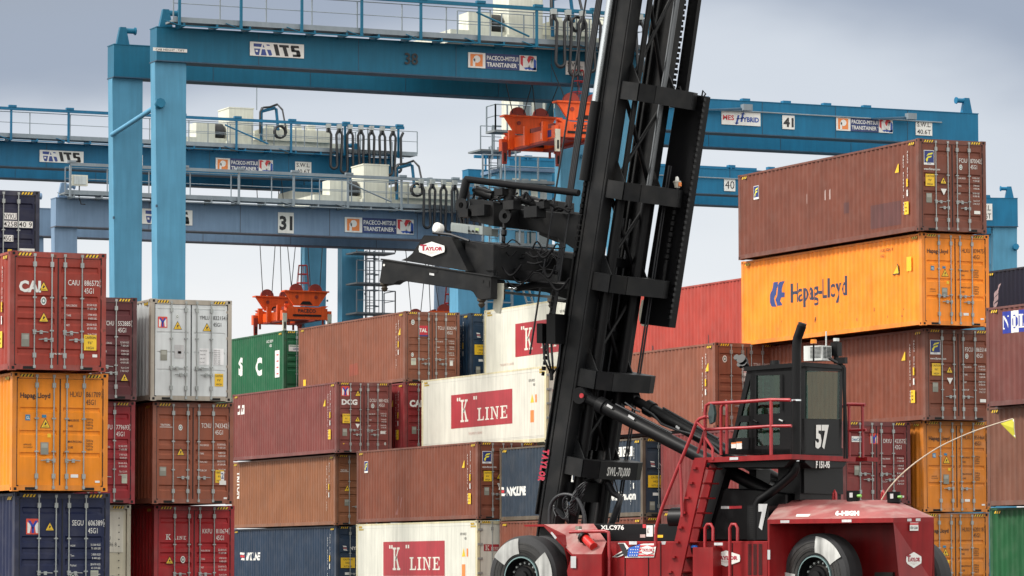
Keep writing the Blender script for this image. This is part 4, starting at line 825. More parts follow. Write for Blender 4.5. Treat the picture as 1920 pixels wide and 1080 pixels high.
# ---- access tower, stairs and switch house on the far legs (centre, behind the mast)
def tower(X, Y, z0, z1, label, m):
    e = empty('access_ladder', (X, Y, z0), 0, label, 'ladder', 'caged ladders beside the crane legs')
    b = MB(); H_ = z1-z0
    for x in (0, .45): b.box(x-.03, x+.03, 0, .06, 0, H_, HANDR)
    k = 0
    while k*.3 < H_: b.tube([(0, .03, k*.3), (.45, .03, k*.3)], .015, HANDR, 4); k += 1
    b.build('rungs', e)
    b = MB(); z = .8
    while z < H_: b.tube([(0, 0, z), (-.1, -.4, z), (.22, -.7, z), (.55, -.4, z), (.45, 0, z)], .03, HANDR, 4); z += .8
    for q in ((-.1, -.4), (.22, -.7), (.55, -.4)): b.box(q[0]-.015, q[0]+.015, q[1]-.015, q[1]+.015, .8, H_, HANDR)
    b.build('safety_cage', e)
    b = MB()
    for z in (H_*.28, H_*.62, H_*.97):
        b.box(-.9, 1.2, -1.0, .5, z-.08, z, GREYW); railing(b, (-.9, -1.0, z), (1.2, -1.0, z), 1.1, 3, .025, HANDR); railing(b, (1.2, -1.0, z), (1.2, .5, z), 1.1, 1, .025, HANDR)
    b.build('landings', e)
    return e
def at(u, v, Y): return onY(u, v, Y)
p = at(686, 560, 180.0); tower(p.x, 180.0, p.z-2, at(686, 470, 180).z, 'caged ladder with landings on the right leg of the looped-cable crane', None)
# blue switch house, stairs and cabin under crane 41
p = at(948, 430, 165.0); q = at(1035, 318, 165.0)
e = empty('switch_house', (p.x, 165.0, 0), 0, 'pale blue switch house with railed roof behind the upper spreader frame', 'switch house')
hh = q.z-p.z; ww = q.x-p.x
b = MB(); b.box(0, ww, 0, 2.5, 1.0, q.z-.15, LBL); b.build('house_body', e)
b = MB(); b.box(-.15, ww+.1, -.15, 2.6, q.z-.15, q.z, CR3); b.build('house_roof', e)
b = MB()
for k in range(4): b.box(.35+k*.48, .7+k*.48, -.03, .02, q.z-1.9, q.z-.5, GALV if k % 2 else CRM)
for k in range(3): b.box(.5+k*.6, .95+k*.6, -.04, .02, q.z-4.4, q.z-3.0, GLD)
b.build('louvre_panels', e)
b = MB(); railing(b, (-1.4, -.5, q.z-.6), (ww, -.5, q.z-.6), 1.1, 4, .035, HANDR); b.box(-1.5, ww, -.5, 0, q.z-.75, q.z-.62, GREYW); railing(b, (-1.4, -.5, q.z-3.6), (ww, -.5, q.z-3.6), 1.1, 4, .035, HANDR); b.box(-1.5, ww, -.5, 0, q.z-3.75, q.z-3.62, GREYW)
railing(b, (-.9, -.5, q.z+.3), (.3, -.5, q.z+.3), 1.6, 2, .035, HANDR); b.build('access_railing', e)
p = at(985, 222, 158.0)
e = empty('crane_cabin', (p.x, 158.0, p.z), 0, 'cream crane cabin with dark windows behind the orange PACECO spreader', 'cabin')
b = MB(); b.box(-.3, 1.8, 0, 2, -.9, 1.1, CRM); b.build('cabin_body', e)
b = MB(); [b.box(x, x+.4, -.03, .02, .1, .9, GLD) for x in (-.1, .45, 1.0)]; b.build('window', e)
b = MB(); b.box(-1.8, .0, -.6, .4, -.75, -.65, GREYW); railing(b, (-1.75, -.6, -.65), (0, -.6, -.65), 1.15, 3, .03, HANDR); railing(b, (-1.75, -.6, -.65), (-1.75, .4, -.65), 1.15, 1, .03, HANDR); b.tube([(-1.2, -.5, -.7), (-1.25, -.5, -1.6), (-1.2, -.5, -5)], .03, HANDR, 5); b.tube([(-.7, -.5, -.7), (-.7, -.5, -5)], .03, HANDR, 5); b.build('landing', e)
p = at(905, 560, 168.0); q2 = at(960, 545, 168)
tower(at(918, 560, 166).x, 166.0, at(918, 600, 166).z, at(918, 275, 166).z, 'caged ladder with landings left of the pale blue switch house', None)
# lower stair tower visible under the spreader
p = at(900, 600, 160.0)
e = empty('stair_tower', (p.x, 160.0, p.z), 0, 'blue stair tower with ladders just above the highest white container', 'stair tower')
b = MB(); b.box(-1.0, .1, .2, 1.2, -9, 2.6, LBL); b.box(.1, 3.0, .6, 1.5, -9, 1.8, CR41); b.build('stair_column', e)
b = MB(); railing(b, (.3, 0, 0), (1.6, 0, 0), 1.5, 2, .05, HANDR); railing(b, (.3, 0, -.9), (1.6, 0, -.9), .9, 2, .05, HANDR)
for s in (0, .3): b.tube([(2.0+s, 0, 1.9), (2.9+s, .1, -.6)], .05, GALV, 5)
for k in range(9): b.tube([(2.05+.1*k, 0, 1.7-.27*k), (2.35+.1*k, 0, 1.7-.27*k)], .03, GALV, 4)
b.build('stair_ladder', e)
# floodlight on the grey crane
p = at(150, 338, 170.0)
e = empty('floodlight', (p.x, 170.0, p.z), 0, 'square floodlight on the handrail at the left end of crane 31', 'floodlight')
MB().box(-.38, .38, 0, .2, -.25, .25, CRM).box(-.30, .30, -.03, .0, -.19, .19, paint('lamp_lens', (.5, .55, .55), .2)).build('lamp_head', e)
MB().tube([(0, .1, -.25), (0, .12, -.8), (.1, .12, -1.1), (.3, .12, -1.1)], .03, CAB, 6).build('lamp_cable', e)
# ------------------------------------------------------------------ orange container spreaders hanging from cranes
SO = paint('spreader_orange', (.80, .10, .014), .45, .14, .06, .2, spec=.3); SOD = paint('spreader_oxide_red', (.28, .028, .014), .6, .2, .15, .2); SCR = paint('spreader_guide_cream', (.60, .58, .46), .5, .15, .1, .2)
def spreader(loc, Lh, label, top_z, arms=True, txt=True, rz=0):
    """long axis is y (container axis); near end at y=0, width x 0..2.44; z=0 at the underside of the beam"""
    e = empty('orange_spreader', loc, rz, label, 'spreader', 'orange spreaders hanging from the gantry cranes')
    W = 2.44
    for y in (0, Lh-.35):
        b = MB(); b.box(.10, W-.10, y, y+.32, .05, .62, SO); b.box(.45, W-.45, y-.03, y, .2, .30, HOLE); b.prism([(.25, y+.02, .62), (W-.25, y+.02, .62), (W-.05, y+.02, .75), (W-.35, y+.02, .75), (W-.6, y+.02, .68), (.6, y+.02, .68), (.35, y+.02, .75), (.05, y+.02, .75)], (0, .28, 0), SO)
        if txt and y == 0: b.text('PACECO', (W/2, y-.012, .40), XU, ZU, .17, BLACK, .03, 1.0, 'c')
        b.build('end_beam', e)
        b = MB(); b.prism([(.55, y+.1, .75), (W-.55, y+.1, .75), (W-.05, y+.1, 1.45), (.05, y+.1, 1.45)], (0, .12, 0), SO); b.quad([(W/2-.35, y+.095, .80), (W/2+.35, y+.095, .80), (W/2+.2, y+.095, .98), (W/2-.2, y+.095, .98)], HOLE); b.prism([(.0, y+.0, 1.45), (W, y+.0, 1.45), (W, y+.0, 1.52), (.0, y+.0, 1.52)], (0, .5, 0), SO)
        for xx in (.7, W-.7): b.lathe((xx, y+.2, 1.52), (0, 1, 0), [(-.06, .05), (-.06, .36), (.06, .36), (.06, .05)], SOD, 20); b.lathe((xx, y+.085, 1.2), (0, 1, 0), [(-.02, .0), (-.02, .09), (.01, .09)], SOD, 10)
        b.build('head_block', e)
        for xx, d in ((0, -1), (W, 1)):
            b = MB(); b.box(xx-.12 if d < 0 else xx-.06, xx+.06 if d < 0 else xx+.12, y+.0, y+.3, .0, .5, SO)
            b.prism([(xx-.09, y-.06, -.55), (xx+.09, y-.06, -.55), (xx+.11, y-.06, .35), (xx-.11, y-.06, .35)], (0, .12, 0), SCR if y == 0 else SOD); b.box(xx-.04, xx+.04, y-.075, y-.06, -.45, -.1, HOLE); b.tube([(xx-.3*d, y+.15, .1), (xx-.3*d, y+.15, -.22)], .06, SOD, 6); b.build('corner_guide', e)
    for xx in (.35, W-.65):
        b = MB(); b.box(xx, xx+.3, .32, Lh-.35, .12, .55, SO); b.box(xx-.01, xx+.31, .32, Lh-.35, .02, .12, SOD); b.box(xx-.01, xx, Lh*.35, Lh*.42, .2, .45, WHITE); b.box(xx-.012, xx, Lh*.24, Lh*.33, .2, .48, NAVY); b.build('side_beam', e)
    b = MB(); b.box(.6, W-.6, Lh*.3, Lh*.7, .15, .8, SOD); [b.box(.12, .36, Lh*f, Lh*f+.14, .05, .85, SO) for f in (.05, .30, .62, .9)]; b.build('centre_frame', e)
    b = MB()
    for y in (.2, Lh-.2):
        for xx, s in ((.45, -.5), (.95, .3), (W-.95, -.3), (W-.45, .5)): b.tube([(xx, y, 1.6), (xx+s, y+(.3 if y < 1 else -.3), top_z-loc[2])], .022, CAB, 4)
    b.build('hoist_ropes', e)
    b = MB()
    for k in range(4):
        z = 1.5+k*.45; r = .38-.05*k; b.tube([(W/2+r*cos(a*pi/3), .6+r*sin(a*pi/3), z) for a in range(7)], .025, RED if k else SOD, 4)
    for a in range(6): b.tube([(W/2+.38*cos(a*pi/3), .6+.38*sin(a*pi/3), 1.5), (W/2+.23*cos(a*pi/3), .6+.23*sin(a*pi/3), 2.85)], .02, SOD, 4)
    b.build('cable_basket', e)
    return e
p = onY(1045, 258, 139.2); 
spreader((p.x, 139.2, p.z-.0), 5.6, 'orange PACECO spreader hoisted high just left of the mast', z38-.6)
p = onY(548, 600, 182.0)
spreader((p.x-.42, 182.0, p.z), 4.6, 'orange PACECO spreader hanging low above the green container', z2-.6)
p = onY(818, 612, 173.0)
spreader((p.x-.2, 173.0, p.z-.75), 4.0, 'orange spreader head just showing above the brown TAL container', z31-.6, txt=False)
# ------------------------------------------------------------------ the container handler
AZ = YAW+radians(37)-pi/2
FD = Vector((sin(AZ), cos(AZ), 0)); BD = Vector((-FD.y, FD.x, 0))
O = CAM + ray(977, 1083)*76.4; HUB = O.z; O.z = 0
def toL(P): d = P-O; return Vector((d.dot(FD), d.dot(BD), d.z))
def TB(u, v, b): d = ray(u, v); t = (O+BD*b-CAM).dot(BD)/d.dot(BD); return toL(CAM+d*t)
def TA(u, v, a): d = ray(u, v); t = (O+FD*a-CAM).dot(FD)/d.dot(FD); return toL(CAM+d*t)
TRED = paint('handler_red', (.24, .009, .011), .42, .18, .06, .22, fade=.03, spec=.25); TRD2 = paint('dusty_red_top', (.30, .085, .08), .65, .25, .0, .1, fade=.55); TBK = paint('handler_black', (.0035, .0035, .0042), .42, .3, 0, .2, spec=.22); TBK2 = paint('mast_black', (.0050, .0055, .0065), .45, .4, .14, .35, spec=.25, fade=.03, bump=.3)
DBK = paint('dull_black', (.004, .004, .005), .7, .3, 0, .2, spec=.15); CHR2 = paint('dull_rod_steel', (.18, .19, .2), .35, .1, 0, .1, metal=.8); CHR = paint('chrome_rod', (.55, .58, .6), .16, .05, 0, .05, metal=1); REFL = paint('reflector_tape', (.55, .55, .55), .4); DUST = paint('dusty_black', (.05, .045, .04), .7, .4, 0, .3); CABG = glassm(); GRN = paint('cab_interior_green', (.015, .09, .075), .6, .2)
CRMW = paint("roof_gear_white", (.62, .64, .62), .45, .1)
SCRW = paint("guide_white", (.66, .64, .52), .5, .2, .1, .2)
HR = paint('handrail_red', (.33, .02, .025), .4, .1)
TR = empty('container_handler', O, math.atan2(FD.y, FD.x), 'tall black-masted red container handler numbered 57, driving left in front of the stacks', 'container handler')
def px(pts, b): return [TB(u, v, b) for u, v in pts]
def pxa(pts, a): return [TA(u, v, a) for u, v in pts]
def slabb(mb, pts, b, th, m): return mb.prism(px(pts, b), (0, -th, 0), m)
# ---- wheels
def wheel(name, c, r, w_, steer=0, patches=()):
    ax = Vector((sin(steer), cos(steer), 0))
    e = bpy.data.objects.new(name, None); C.objects.link(e); e.parent = TR; e.location = c
    b = MB(); k = r
    b.lathe((0, 0, 0), ax, [(-w_, k*.5), (-w_, k*.86), (-w_*.86, k*.985), (-w_*.5, k*1.0), (-w_*.14, k*.985), (-.02, k*.93), (0.012, k*.82), (.018, k*.66), (0, k*.53), (-.03, k*.49)], RUBT, 64,
            mats=[RUBT, RUBT, RUBT, RUBT, RUBT, RUBT, TYS, TYS, RUBT, RUBT])
    for kk in range(3): b.lathe((0, 0, 0), ax, [(.014, k*(.60+.09*kk)), (.022, k*(.605+.09*kk)), (.014, k*(.61+.09*kk))], RUBT, 64)
    fw_ = Vector((ax.y, -ax.x, 0)); 
    for (a0, a1) in patches:  # pale sectors paint a glossy reflection onto the sidewall
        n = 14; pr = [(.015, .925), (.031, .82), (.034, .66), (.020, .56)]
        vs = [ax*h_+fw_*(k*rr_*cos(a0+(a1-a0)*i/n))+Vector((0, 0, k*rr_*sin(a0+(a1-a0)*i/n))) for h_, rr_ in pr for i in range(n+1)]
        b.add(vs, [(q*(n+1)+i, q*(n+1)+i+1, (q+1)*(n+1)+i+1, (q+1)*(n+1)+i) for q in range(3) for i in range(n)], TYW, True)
    b.build('tyre', e)
    b = MB(); b.lathe((0, 0, 0), ax, [(-.02, k*.5), (.012, k*.49), (.012, k*.465), (-.06, k*.45), (-.16, k*.40), (-.16, k*.29), (-.10, k*.27), (-.06, k*.24), (-.06, k*.0)], TBK, 40, mats=[CHRM, CHRM, TBK, TBK, TBK, DUST, TBK, TBK])
    x = ax.orthogonal().normalized(); y = ax.cross(x)
    for i in range(16):
        a = 2*pi*i/16; p_ = x*cos(a)*k*.345+y*sin(a)*k*.345; b.tube([p_-ax*.17, p_-ax*.12], .022, GALV, 6)
    b.lathe((0, 0, 0), ax, [(-.07, k*.17), (-.01, k*.15), (.0, 0)], TBK, 20)
    b.build('rim', e); return e
TYW = paint('painted_sheen_sidewall', (.46, .46, .44), .45, .45, 0, .5); TYS = paint('tyre_sidewall', (.022, .021, .02), .4, .45, 0, .3, fade=.06, spec=.5); CHRM = paint('worn_steel_ring', (.25, .36, .36), .3, .2, .1, .1, metal=.7)
RW = .845
cF = TB(977, 1083, 0)
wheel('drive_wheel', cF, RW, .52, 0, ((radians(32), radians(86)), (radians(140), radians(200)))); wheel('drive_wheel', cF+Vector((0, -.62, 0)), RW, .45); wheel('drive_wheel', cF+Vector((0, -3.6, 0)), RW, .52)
cR = TB(1527, 1083, -.25)
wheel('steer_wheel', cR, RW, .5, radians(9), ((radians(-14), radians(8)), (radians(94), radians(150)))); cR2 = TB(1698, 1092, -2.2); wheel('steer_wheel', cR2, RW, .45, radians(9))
b = MB(); b.tube([cF+Vector((0, -.4, 0)), cF+Vector((0, -3.6, 0))], .28, TBK, 12); b.tube([cR+Vector((0, -.4, 0)), cR+Vector((0, -3.0, 0))], .18, TBK, 12); b.build('axles', TR)
# ---- front fender
b = MB()
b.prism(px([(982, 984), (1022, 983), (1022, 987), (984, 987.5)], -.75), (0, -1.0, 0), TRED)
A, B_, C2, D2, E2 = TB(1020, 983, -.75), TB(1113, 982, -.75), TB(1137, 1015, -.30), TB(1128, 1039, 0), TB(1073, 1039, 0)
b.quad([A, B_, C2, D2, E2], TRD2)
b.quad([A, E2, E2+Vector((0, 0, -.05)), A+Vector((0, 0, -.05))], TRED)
arch = [(1073, 1039), (1128, 1039), (1128, 1120), (1068, 1120), (1066, 1090), (1063, 1070)]
b.prism(px(arch, 0.0), (0, -.05, 0), TRED)
ao = [A]+[TB(u, v, -.1) for u, v in ((1040, 1003), (1056, 1022), (1063, 1050), (1064, 1080), (1066, 1120))]
for p_, q_ in zip(ao, ao[1:]): b.quad([p_, q_, q_+Vector((0, -1.3, 0)), p_+Vector((0, -1.3, 0))], TRED)
b.quad([TB(1020, 983, -.75), TB(1113, 982, -.75), TB(1113, 982, -1.8), TB(1020, 983, -1.8)], TRED)
b.quad([D2, C2, C2+Vector((0, 0, -1.2)), D2+Vector((0, 0, -1.2))], TRED)
b.build('front_fender', TR)
b = MB(); 
for q in ([(1032, 999), (1035, 997), (1044, 1008), (1041, 1011)], [(1070, 1043), (1080, 1043), (1080, 1065), (1070, 1065)], [(1439, 1031), (1444, 1031), (1444, 1049), (1439, 1049)], [(1339, 1017.5), (1355, 1017.5), (1355, 1022.5), (1339, 1022.5)], [(1179.5, 1015), (1194, 1015), (1194, 1021), (1179.5, 1021)], [(1240, 1015), (1249, 1015), (1247, 1021), (1241, 1021)]): b.quad(px(q, .03 if q[0][0] != 1179.5 else -.28), REFL)
b.build('reflector_strip', TR, split=True)
# ---- chassis
b = MB(); slabb(b, [(1125, 1015), (1440, 1014.5), (1440, 1125), (1125, 1125)], -.32, 3.0, TRED); b.build('chassis', TR, bevel=.02)
b = MB()
for u in (1171, 1215, 1238, 1342, 1372): b.prism(px([(u, 1018), (u+1.2, 1018), (u+1.2, 1125), (u, 1125)], -.31), (0, -.03, 0), TBK)
b.build('panel_seam', TR, split=True); b = MB(); slabb(b, [(1299, 1026), (1337, 1026), (1337, 1125), (1299, 1125)], -.02, .3, TRED); b.build('side_locker', TR)
b = MB(); slabb(b, [(1100, 982), (1302, 982), (1302, 1015.5), (1136, 1015.5)], -.75, 2.2, TBK); b.build('frame_box', TR, bevel=.02)
def ttxt(b, s, u0, v0, u1, v1, pl, m, bold=.03, rear=False, it=0):
    """text fitted in a pixel box, on plane b=pl (side) or a=pl (rear)"""
    f = (lambda u, v: TA(u, v, pl)) if rear else (lambda u, v: TB(u, v, pl))
    o = f(u0, v1); x = f(u1, v1)-o; z = f(u0, v0)-o
    vs, fs, tw = text2d(s, bold); b.add([o+x*(a/tw)+z*c+x*(c*it) for a, c in vs], fs, m)
b = MB(); ttxt(b, 'XLC976', 1126, 985, 1170, 993, -.745, WHITE, .03); b.build('model_lettering', TR)
b = MB()
for q, m in (([(1212, 985), (1224, 985), (1224, 1006), (1212, 1006)], WHITE), ([(1226, 984), (1232, 984), (1232, 1001), (1226, 1001)], REFL), ([(1205, 983), (1211, 983), (1211, 990), (1205, 990)], RED), ([(1200, 1002), (1210, 1002), (1210, 1008), (1200, 1008)], GREYT), ([(1233, 1003), (1243, 1003), (1243, 1008), (1233, 1008)], YEL), ([(1213, 990), (1218, 989), (1218, 1000), (1213, 1000)], REFL)): b.quad(px(q, -.742), m)
b.build('safety_sticker', TR, split=True)
# ---- emblems
def hexsign(b, f, m=WHITE):
    """f(x,z,k): unit emblem 0..1"""
    b.quad([f(.0, .5, 0), f(.02, .3, 0), f(.5, .0, 0), f(.98, .3, 0), f(1, .5, 0), f(.98, .72, 0), f(.5, 1, 0), f(.02, .72, 0)], m)
    vs, fs, tw = text2d('AYLOR', .05); b.add([f(.25+x/tw*.66, .42+y*.22, 1) for x, y in vs], fs, RDT)
    vs, fs, tw = text2d('T', .05); b.add([f(.06+x/tw*.24, .42+y*.36, 1) for x, y in vs], fs, RDT)
    b.quad([f(.3, .30, 1), f(.7, .30, 1), f(.7, .32, 1), f(.3, .32, 1)], GREYT); b.quad([f(.42, .22, 1), f(.58, .22, 1), f(.58, .24, 1), f(.42, .24, 1)], GREYT)
RDT = paint('emblem_red', (.42, .01, .04), .4)
def pxf(u0, v0, u1, v1, pl, rear=False):
    f = (lambda u, v, k: TA(u, v, pl-.004*k)) if rear else (lambda u, v, k: TB(u, v, pl+.004*k))
    return lambda x, z, k: f(u0+(u1-u0)*x, v1+(v0-v1)*z, k)
b = MB(); hexsign(b, pxf(1335, 1032, 1388, 1062, -.30)); b.build('maker_emblem', TR)
b = MB(); f = pxf(1148, 1018, 1233, 1047, -.30)
b.quad([f(0, .1, 0), f(.25, .55, 0), f(.12, 1, 0), f(.28, 1, 0), f(.36, .7, 0), f(.68, .95, 0), f(.98, .98, 0), f(.92, .08, 0), f(.28, .05, 0), f(.3, .35, 0), f(.22, .18, 0), f(.12, .08, 0)], WHITE)
b.quad([f(.01, .12, 1), f(.30, .52, 1), f(.42, .82, 1), f(.50, .84, 1), f(.34, .46, 1), f(.12, .12, 1)], BLACK); b.quad([f(.14, .97, 2), f(.25, .97, 2), f(.36, .30, 2), f(.30, .12, 2), f(.25, .18, 2)], BLACK)
b.quad([f(.33, .12, 3), f(.56, .12, 3), f(.62, .93, 3), f(.36, .66, 3)], paint('flag_blue', (.02, .10, .45), .4))
for k in range(4): b.quad([f(.57+.01*k, .15+.2*k, 3), f(.91, .15+.2*k, 3), f(.92, .25+.2*k, 3), f(.57+.01*k, .25+.2*k, 3)], RED)
for i in range(4):
    for j in range(3+(i > 1)): b.quad([f(.38+.05*i+.01*j, .18+.18*j, 4), f(.40+.05*i+.01*j, .18+.18*j, 4), f(.40+.05*i+.01*j, .24+.18*j, 4), f(.38+.05*i+.01*j, .24+.18*j, 4)], WHITE)
b.quad([f(.64, .55, 5), f(.66, .35, 5), f(.77, .24, 5), f(.88, .35, 5), f(.9, .55, 5), f(.88, .72, 5), f(.77, .84, 5), f(.66, .72, 5)], WHITE)
vs, fs, tw = text2d('TAYLOR', .04); b.add([f(.655+x/tw*.235, .45+y*.18, 6) for x, y in vs], fs, RDT); b.build('flag_emblem', TR)
# ---- rear hood
rb = 0.02
P1h, P2h, P3h = TB(1439, 974, rb), TB(1675, 971, rb), None
rr = Vector((P2h.x, P2h.y, 0))
e1 = TB(1675, 971, rb)
# oblique rear panel: from e1 rearwards round the corner
P4 = TB(1751, 969.5, -1.1)
T1, T2_, T3 = TB(1467, 937, -1.1), TB(1593, 937, -1.1), TB(1680, 938, -1.5)
b = MB()
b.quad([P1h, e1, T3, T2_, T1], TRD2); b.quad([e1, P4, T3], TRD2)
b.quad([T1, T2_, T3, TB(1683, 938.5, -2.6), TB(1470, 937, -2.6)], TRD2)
dz = Vector((0, 0, -.085))
b.quad([P1h, e1, e1+dz, P1h+dz], TRED); b.quad([e1, P4, P4+dz, e1+dz], TRED)
b.quad([P1h, T1, TB(1470, 937, -2.6), P1h+Vector((0, -2.4, 0))], TRED)
# panels
v = Vector((0, 0, -1.1)); i1 = e1+dz
b.quad([i1, P4+dz, P4+dz+v+Vector((.06, 0, 0)), i1+v+Vector((-.12, 0, 0))], TRED)
b.quad([i1, i1+v+Vector((-.12, 0, 0)), i1+v+Vector((-.05, -.12, 0)), i1+Vector((.0, -.12, 0))], TRED)
i0 = P1h+dz; b.quad([i0, i0+v, i0+v+Vector((-.04, 0, 0)), i0+Vector((-.04, 0, 0))], TRED); b.quad([i0+Vector((-.04, 0, 0)), i0+v+Vector((-.04, 0, 0)), i0+v+Vector((-.45, -1.3, 0)), i0+Vector((-.45, -1.3, 0))], TRED)
b.quad([i0+Vector((-.2, -1.3, .0)), i0+v+Vector((-.2, -1.3, 0)), i1+v+Vector((-.1, -1.3, 0)), i1+Vector((-.1, -1.3, 0))], TRED)
b.quad([i0, i1, i1+Vector((0, -1.3, 0)), i0+Vector((0, -1.3, 0))], TRED)
b.quad([P4+dz+Vector((.3, -.02, 0)), P4+dz+v+Vector((.3, 0, 0)), P4+v+Vector((1.5, -1, 0)), P4+Vector((1.5, -1, 0))], TRED)
b.build('rear_hood', TR)
b = MB(); b.box(cR.x-.35, cR.x+.2, cR.y-1.15, cR.y-.75, cR.z-.4, cR.z+.3, TBK); b.box(cR.x-1.15, cR.x-.75, cR.y-1.2, cR.y-.95, cR.z-.4, cR.z+.1, DUST); b.build('steer_axle_housing', TR)
# emblem and lettering on the hood
n_p = (P4-e1).normalized()
def rp_(u0, v0, u1, v1):
    nn = Vector((-n_p.y, n_p.x, 0)); 
    nn = nn if nn.dot(toL(CAM)-e1) > 0 else -nn
    def g(x, z, k):
        d = ray(u0+(u1-u0)*x, v1+(v0-v1)*z); dl = Vector((d.dot(FD), d.dot(BD), d.z)); c0 = toL(CAM); q = e1+nn*(.03+.004*k); t = (q-c0).dot(nn)/dl.dot(nn); return c0+dl*t
    return g
b = MB(); hexsign(b, rp_(1699, 1035, 1728, 1065)); b.build('maker_emblem', TR)
f = rp_(1706, 980, 1722, 995); b = MB(); b.quad([f(0, 0, 0), f(1, 0, 0), f(1, 1, 0), f(0, 1, 0)], WHITE); b.quad([f(0, .72, 1), f(1, .72, 1), f(1, .95, 1), f(0, .95, 1)], RED); vs, fs, tw = text2d('STAY CLEAR', .02); b.add([f(.08+x/tw*.84, .2+y*.3, 1) for x, y in vs], fs, BLACK); b.build('warning_sticker', TR)
nT = (T1-P1h).cross(e1-P1h).normalized(); nT = nT if nT.z > 0 else -nT
def hp(u, v, k=1):
    d = ray(u, v); dl = Vector((d.dot(FD), d.dot(BD), d.z)); c0 = toL(CAM); q = P1h+nT*.006*k; t = (q-c0).dot(nT)/dl.dot(nT); return c0+dl*t
b = MB(); vs, fs, tw = text2d('6-HIGH', .07); b.add([hp(1566+x/tw*45, 966-y*7.5, 1) for x, y in vs], fs, WHITE); b.build('height_lettering', TR)
b = MB(); b.quad([hp(1494, 964), hp(1520, 964), hp(1516, 968.5), hp(1492, 968.5)], WHITE)
for u0, u1 in ((1464, 1481), (1580, 1598), (1701, 1709), (1717, 1726)):
    if u0 < 1670: b.quad([P1h+(e1-P1h)*((u-1439)/236)+Vector((0, .006, z)) for u, z in ((u0, -.07), (u1, -.07), (u1, -.02), (u0, -.02))], REFL)
    else: b.quad([e1+(P4-e1)*((u-1675)/76)+Vector((-.004, .01, z)) for u, z in ((u0, -.07), (u1, -.07), (u1, -.02), (u0, -.02))], REFL)
b.build('reflector_strip', TR, split=True)
def worklamp(u, v, bb):
    c = TB(u, v, bb); b = MB(); s = .105
    b.lathe(c, (0, 0, 1), [(-.16, .0), (-.16, .10), (-.10, .13), (.10, .135), (.10, 0)], TBK, 14); b.quad([c+Vector((-.07, .137, -.03)), c+Vector((.0, .137, -.03)), c+Vector((.0, .137, .06)), c+Vector((-.07, .137, .06))], REFL); b.tube([c+Vector((-.12, .04, 0)), c+Vector((-.2, .04, 0))], .03, LIME, 6); b.build('work_lamp', TR)
LIME = paint('lime_marker', (.2, .5, .08), .4)
worklamp(1600, 930, -1.1); worklamp(1676, 932, -1.3)
b = MB()
for u in (1565, 1656): b.tube([TB(u-2.5, 937, -1.6), TB(u-2, 925, -1.6), TB(u, 920.5, -1.6), TB(u+2, 925, -1.6), TB(u+2.5, 937, -1.6)], .03, HR, 6)
b.build('lifting_eye', TR)
# whip and pennant
b = MB(); wp = [TB(u, v, -1.3) for u, v in ((1653, 937), (1668, 914), (1692, 888), (1724, 862), (1765, 836), (1815, 813), (1860, 797), (1899, 785))]; b.tube(smooth(wp), .016, paint('whip_cream', (.6, .5, .38), .5), 6, .009); b.build('whip_rod', TR)
b = MB(); fl = px([(1876, 794), (1901, 785), (1902, 803), (1904, 822)], -1.3); PEN = paint('pennant_yellow', (.50, .46, .03), .7, .2, 0, .1); b.prism([fl[0], fl[1], fl[2]+Vector((0, .03, 0)), fl[3]], (0, -.008, 0), PEN); b.quad([TB(1899, 786, -1.292), TB(1901.2, 786, -1.292), TB(1903.7, 820, -1.292), TB(1901, 817, -1.292)], WHITE); b.build('pennant', TR)
# ---- engine compartment
b = MB(); slabb(b, [(1322, 990), (1328, 940), (1345, 915), (1418, 917), (1475, 925), (1475, 1014), (1318, 1014)], -.85, 1.6, TBK); b.build('engine_cover', TR, bevel=.03)
b = MB(); slabb(b, [(1401, 948), (1417, 946), (1417, 1013), (1401, 1013)], -.35, .5, TBK)
for k in range(16): v0 = 951+k*3.8; b.quad(px([(1405, v0), (1413, v0-.3), (1413, v0+1.4), (1405, v0+1.6)], -.345), HOLE)
slabb(b, [(1417.2, 947), (1441, 948), (1441, 1012), (1417.2, 1012)], -.36, .3, TBK); b.build('louvred_cover', TR)
b = MB(); ttxt(b, '7', 1422, 949, 1439, 988, -.345, REFL, .08, it=-.0); b.build('number_lettering', TR)
b = MB(); b.quad(px([(1352, 949), (1367, 949), (1367, 954), (1352, 954)], -.845), REFL); b.quad(px([(1367, 949), (1391, 948.3), (1391, 953.3), (1367, 954)], -.845), RED); b.build('reflector_strip', TR, split=True)
b = MB(); 
for k in range(28): 
    v0 = 1020+k*2.1
    for j in range(3): b.quad(px([(1402+j*10, v0), (1409+j*10, v0), (1409+j*10, v0+1.1), (1402+j*10, v0+1.1)], -.31), HOLE)
b.build('grille', TR)
b = MB(); c = TB(1262, 972, -.9); d = TB(1300, 972, -.9); b.lathe(c, (-1, 0, 0), [(-.02, 0), (-.02, .19), (.0, .215), (.66, .215), (.68, 0)], TBK, 24); b.build('air_receiver', TR)
b = MB(); c = TB(1302, 1030, -.15); b.lathe(c+Vector((0, 0, .0)), (0, 0, 1), [(-.1, .05), (0, .075), (.03, .08), (.03, 0)], TBK, 12); b.lathe(c+Vector((0, 0, .03)), (0, 0, 1), [(0, .07), (.03, .07), (.05, .04), (.05, 0)], paint('cap_blue', (.02, .15, .6), .4), 12); b.build('filler_cap', TR)
for pts_ in ([(1322, 1080), (1322, 990), (1326, 983), (1333, 983), (1337, 990), (1337, 1014)], [(1368.5, 1090), (1368.5, 990), (1372, 983), (1379, 983), (1383, 990), (1383, 1014)]):
    b = MB(); b.tube(px(pts_, -.12), .032, HR, 8); b.build('grab_rail', TR)
b = MB(); b.tube(px([(1068, 998), (1080, 997), (1135, 996), (1141, 998), (1142, 1010), (1142, 1090)], -.18), .034, HR, 8); b.build('grab_rail', TR)
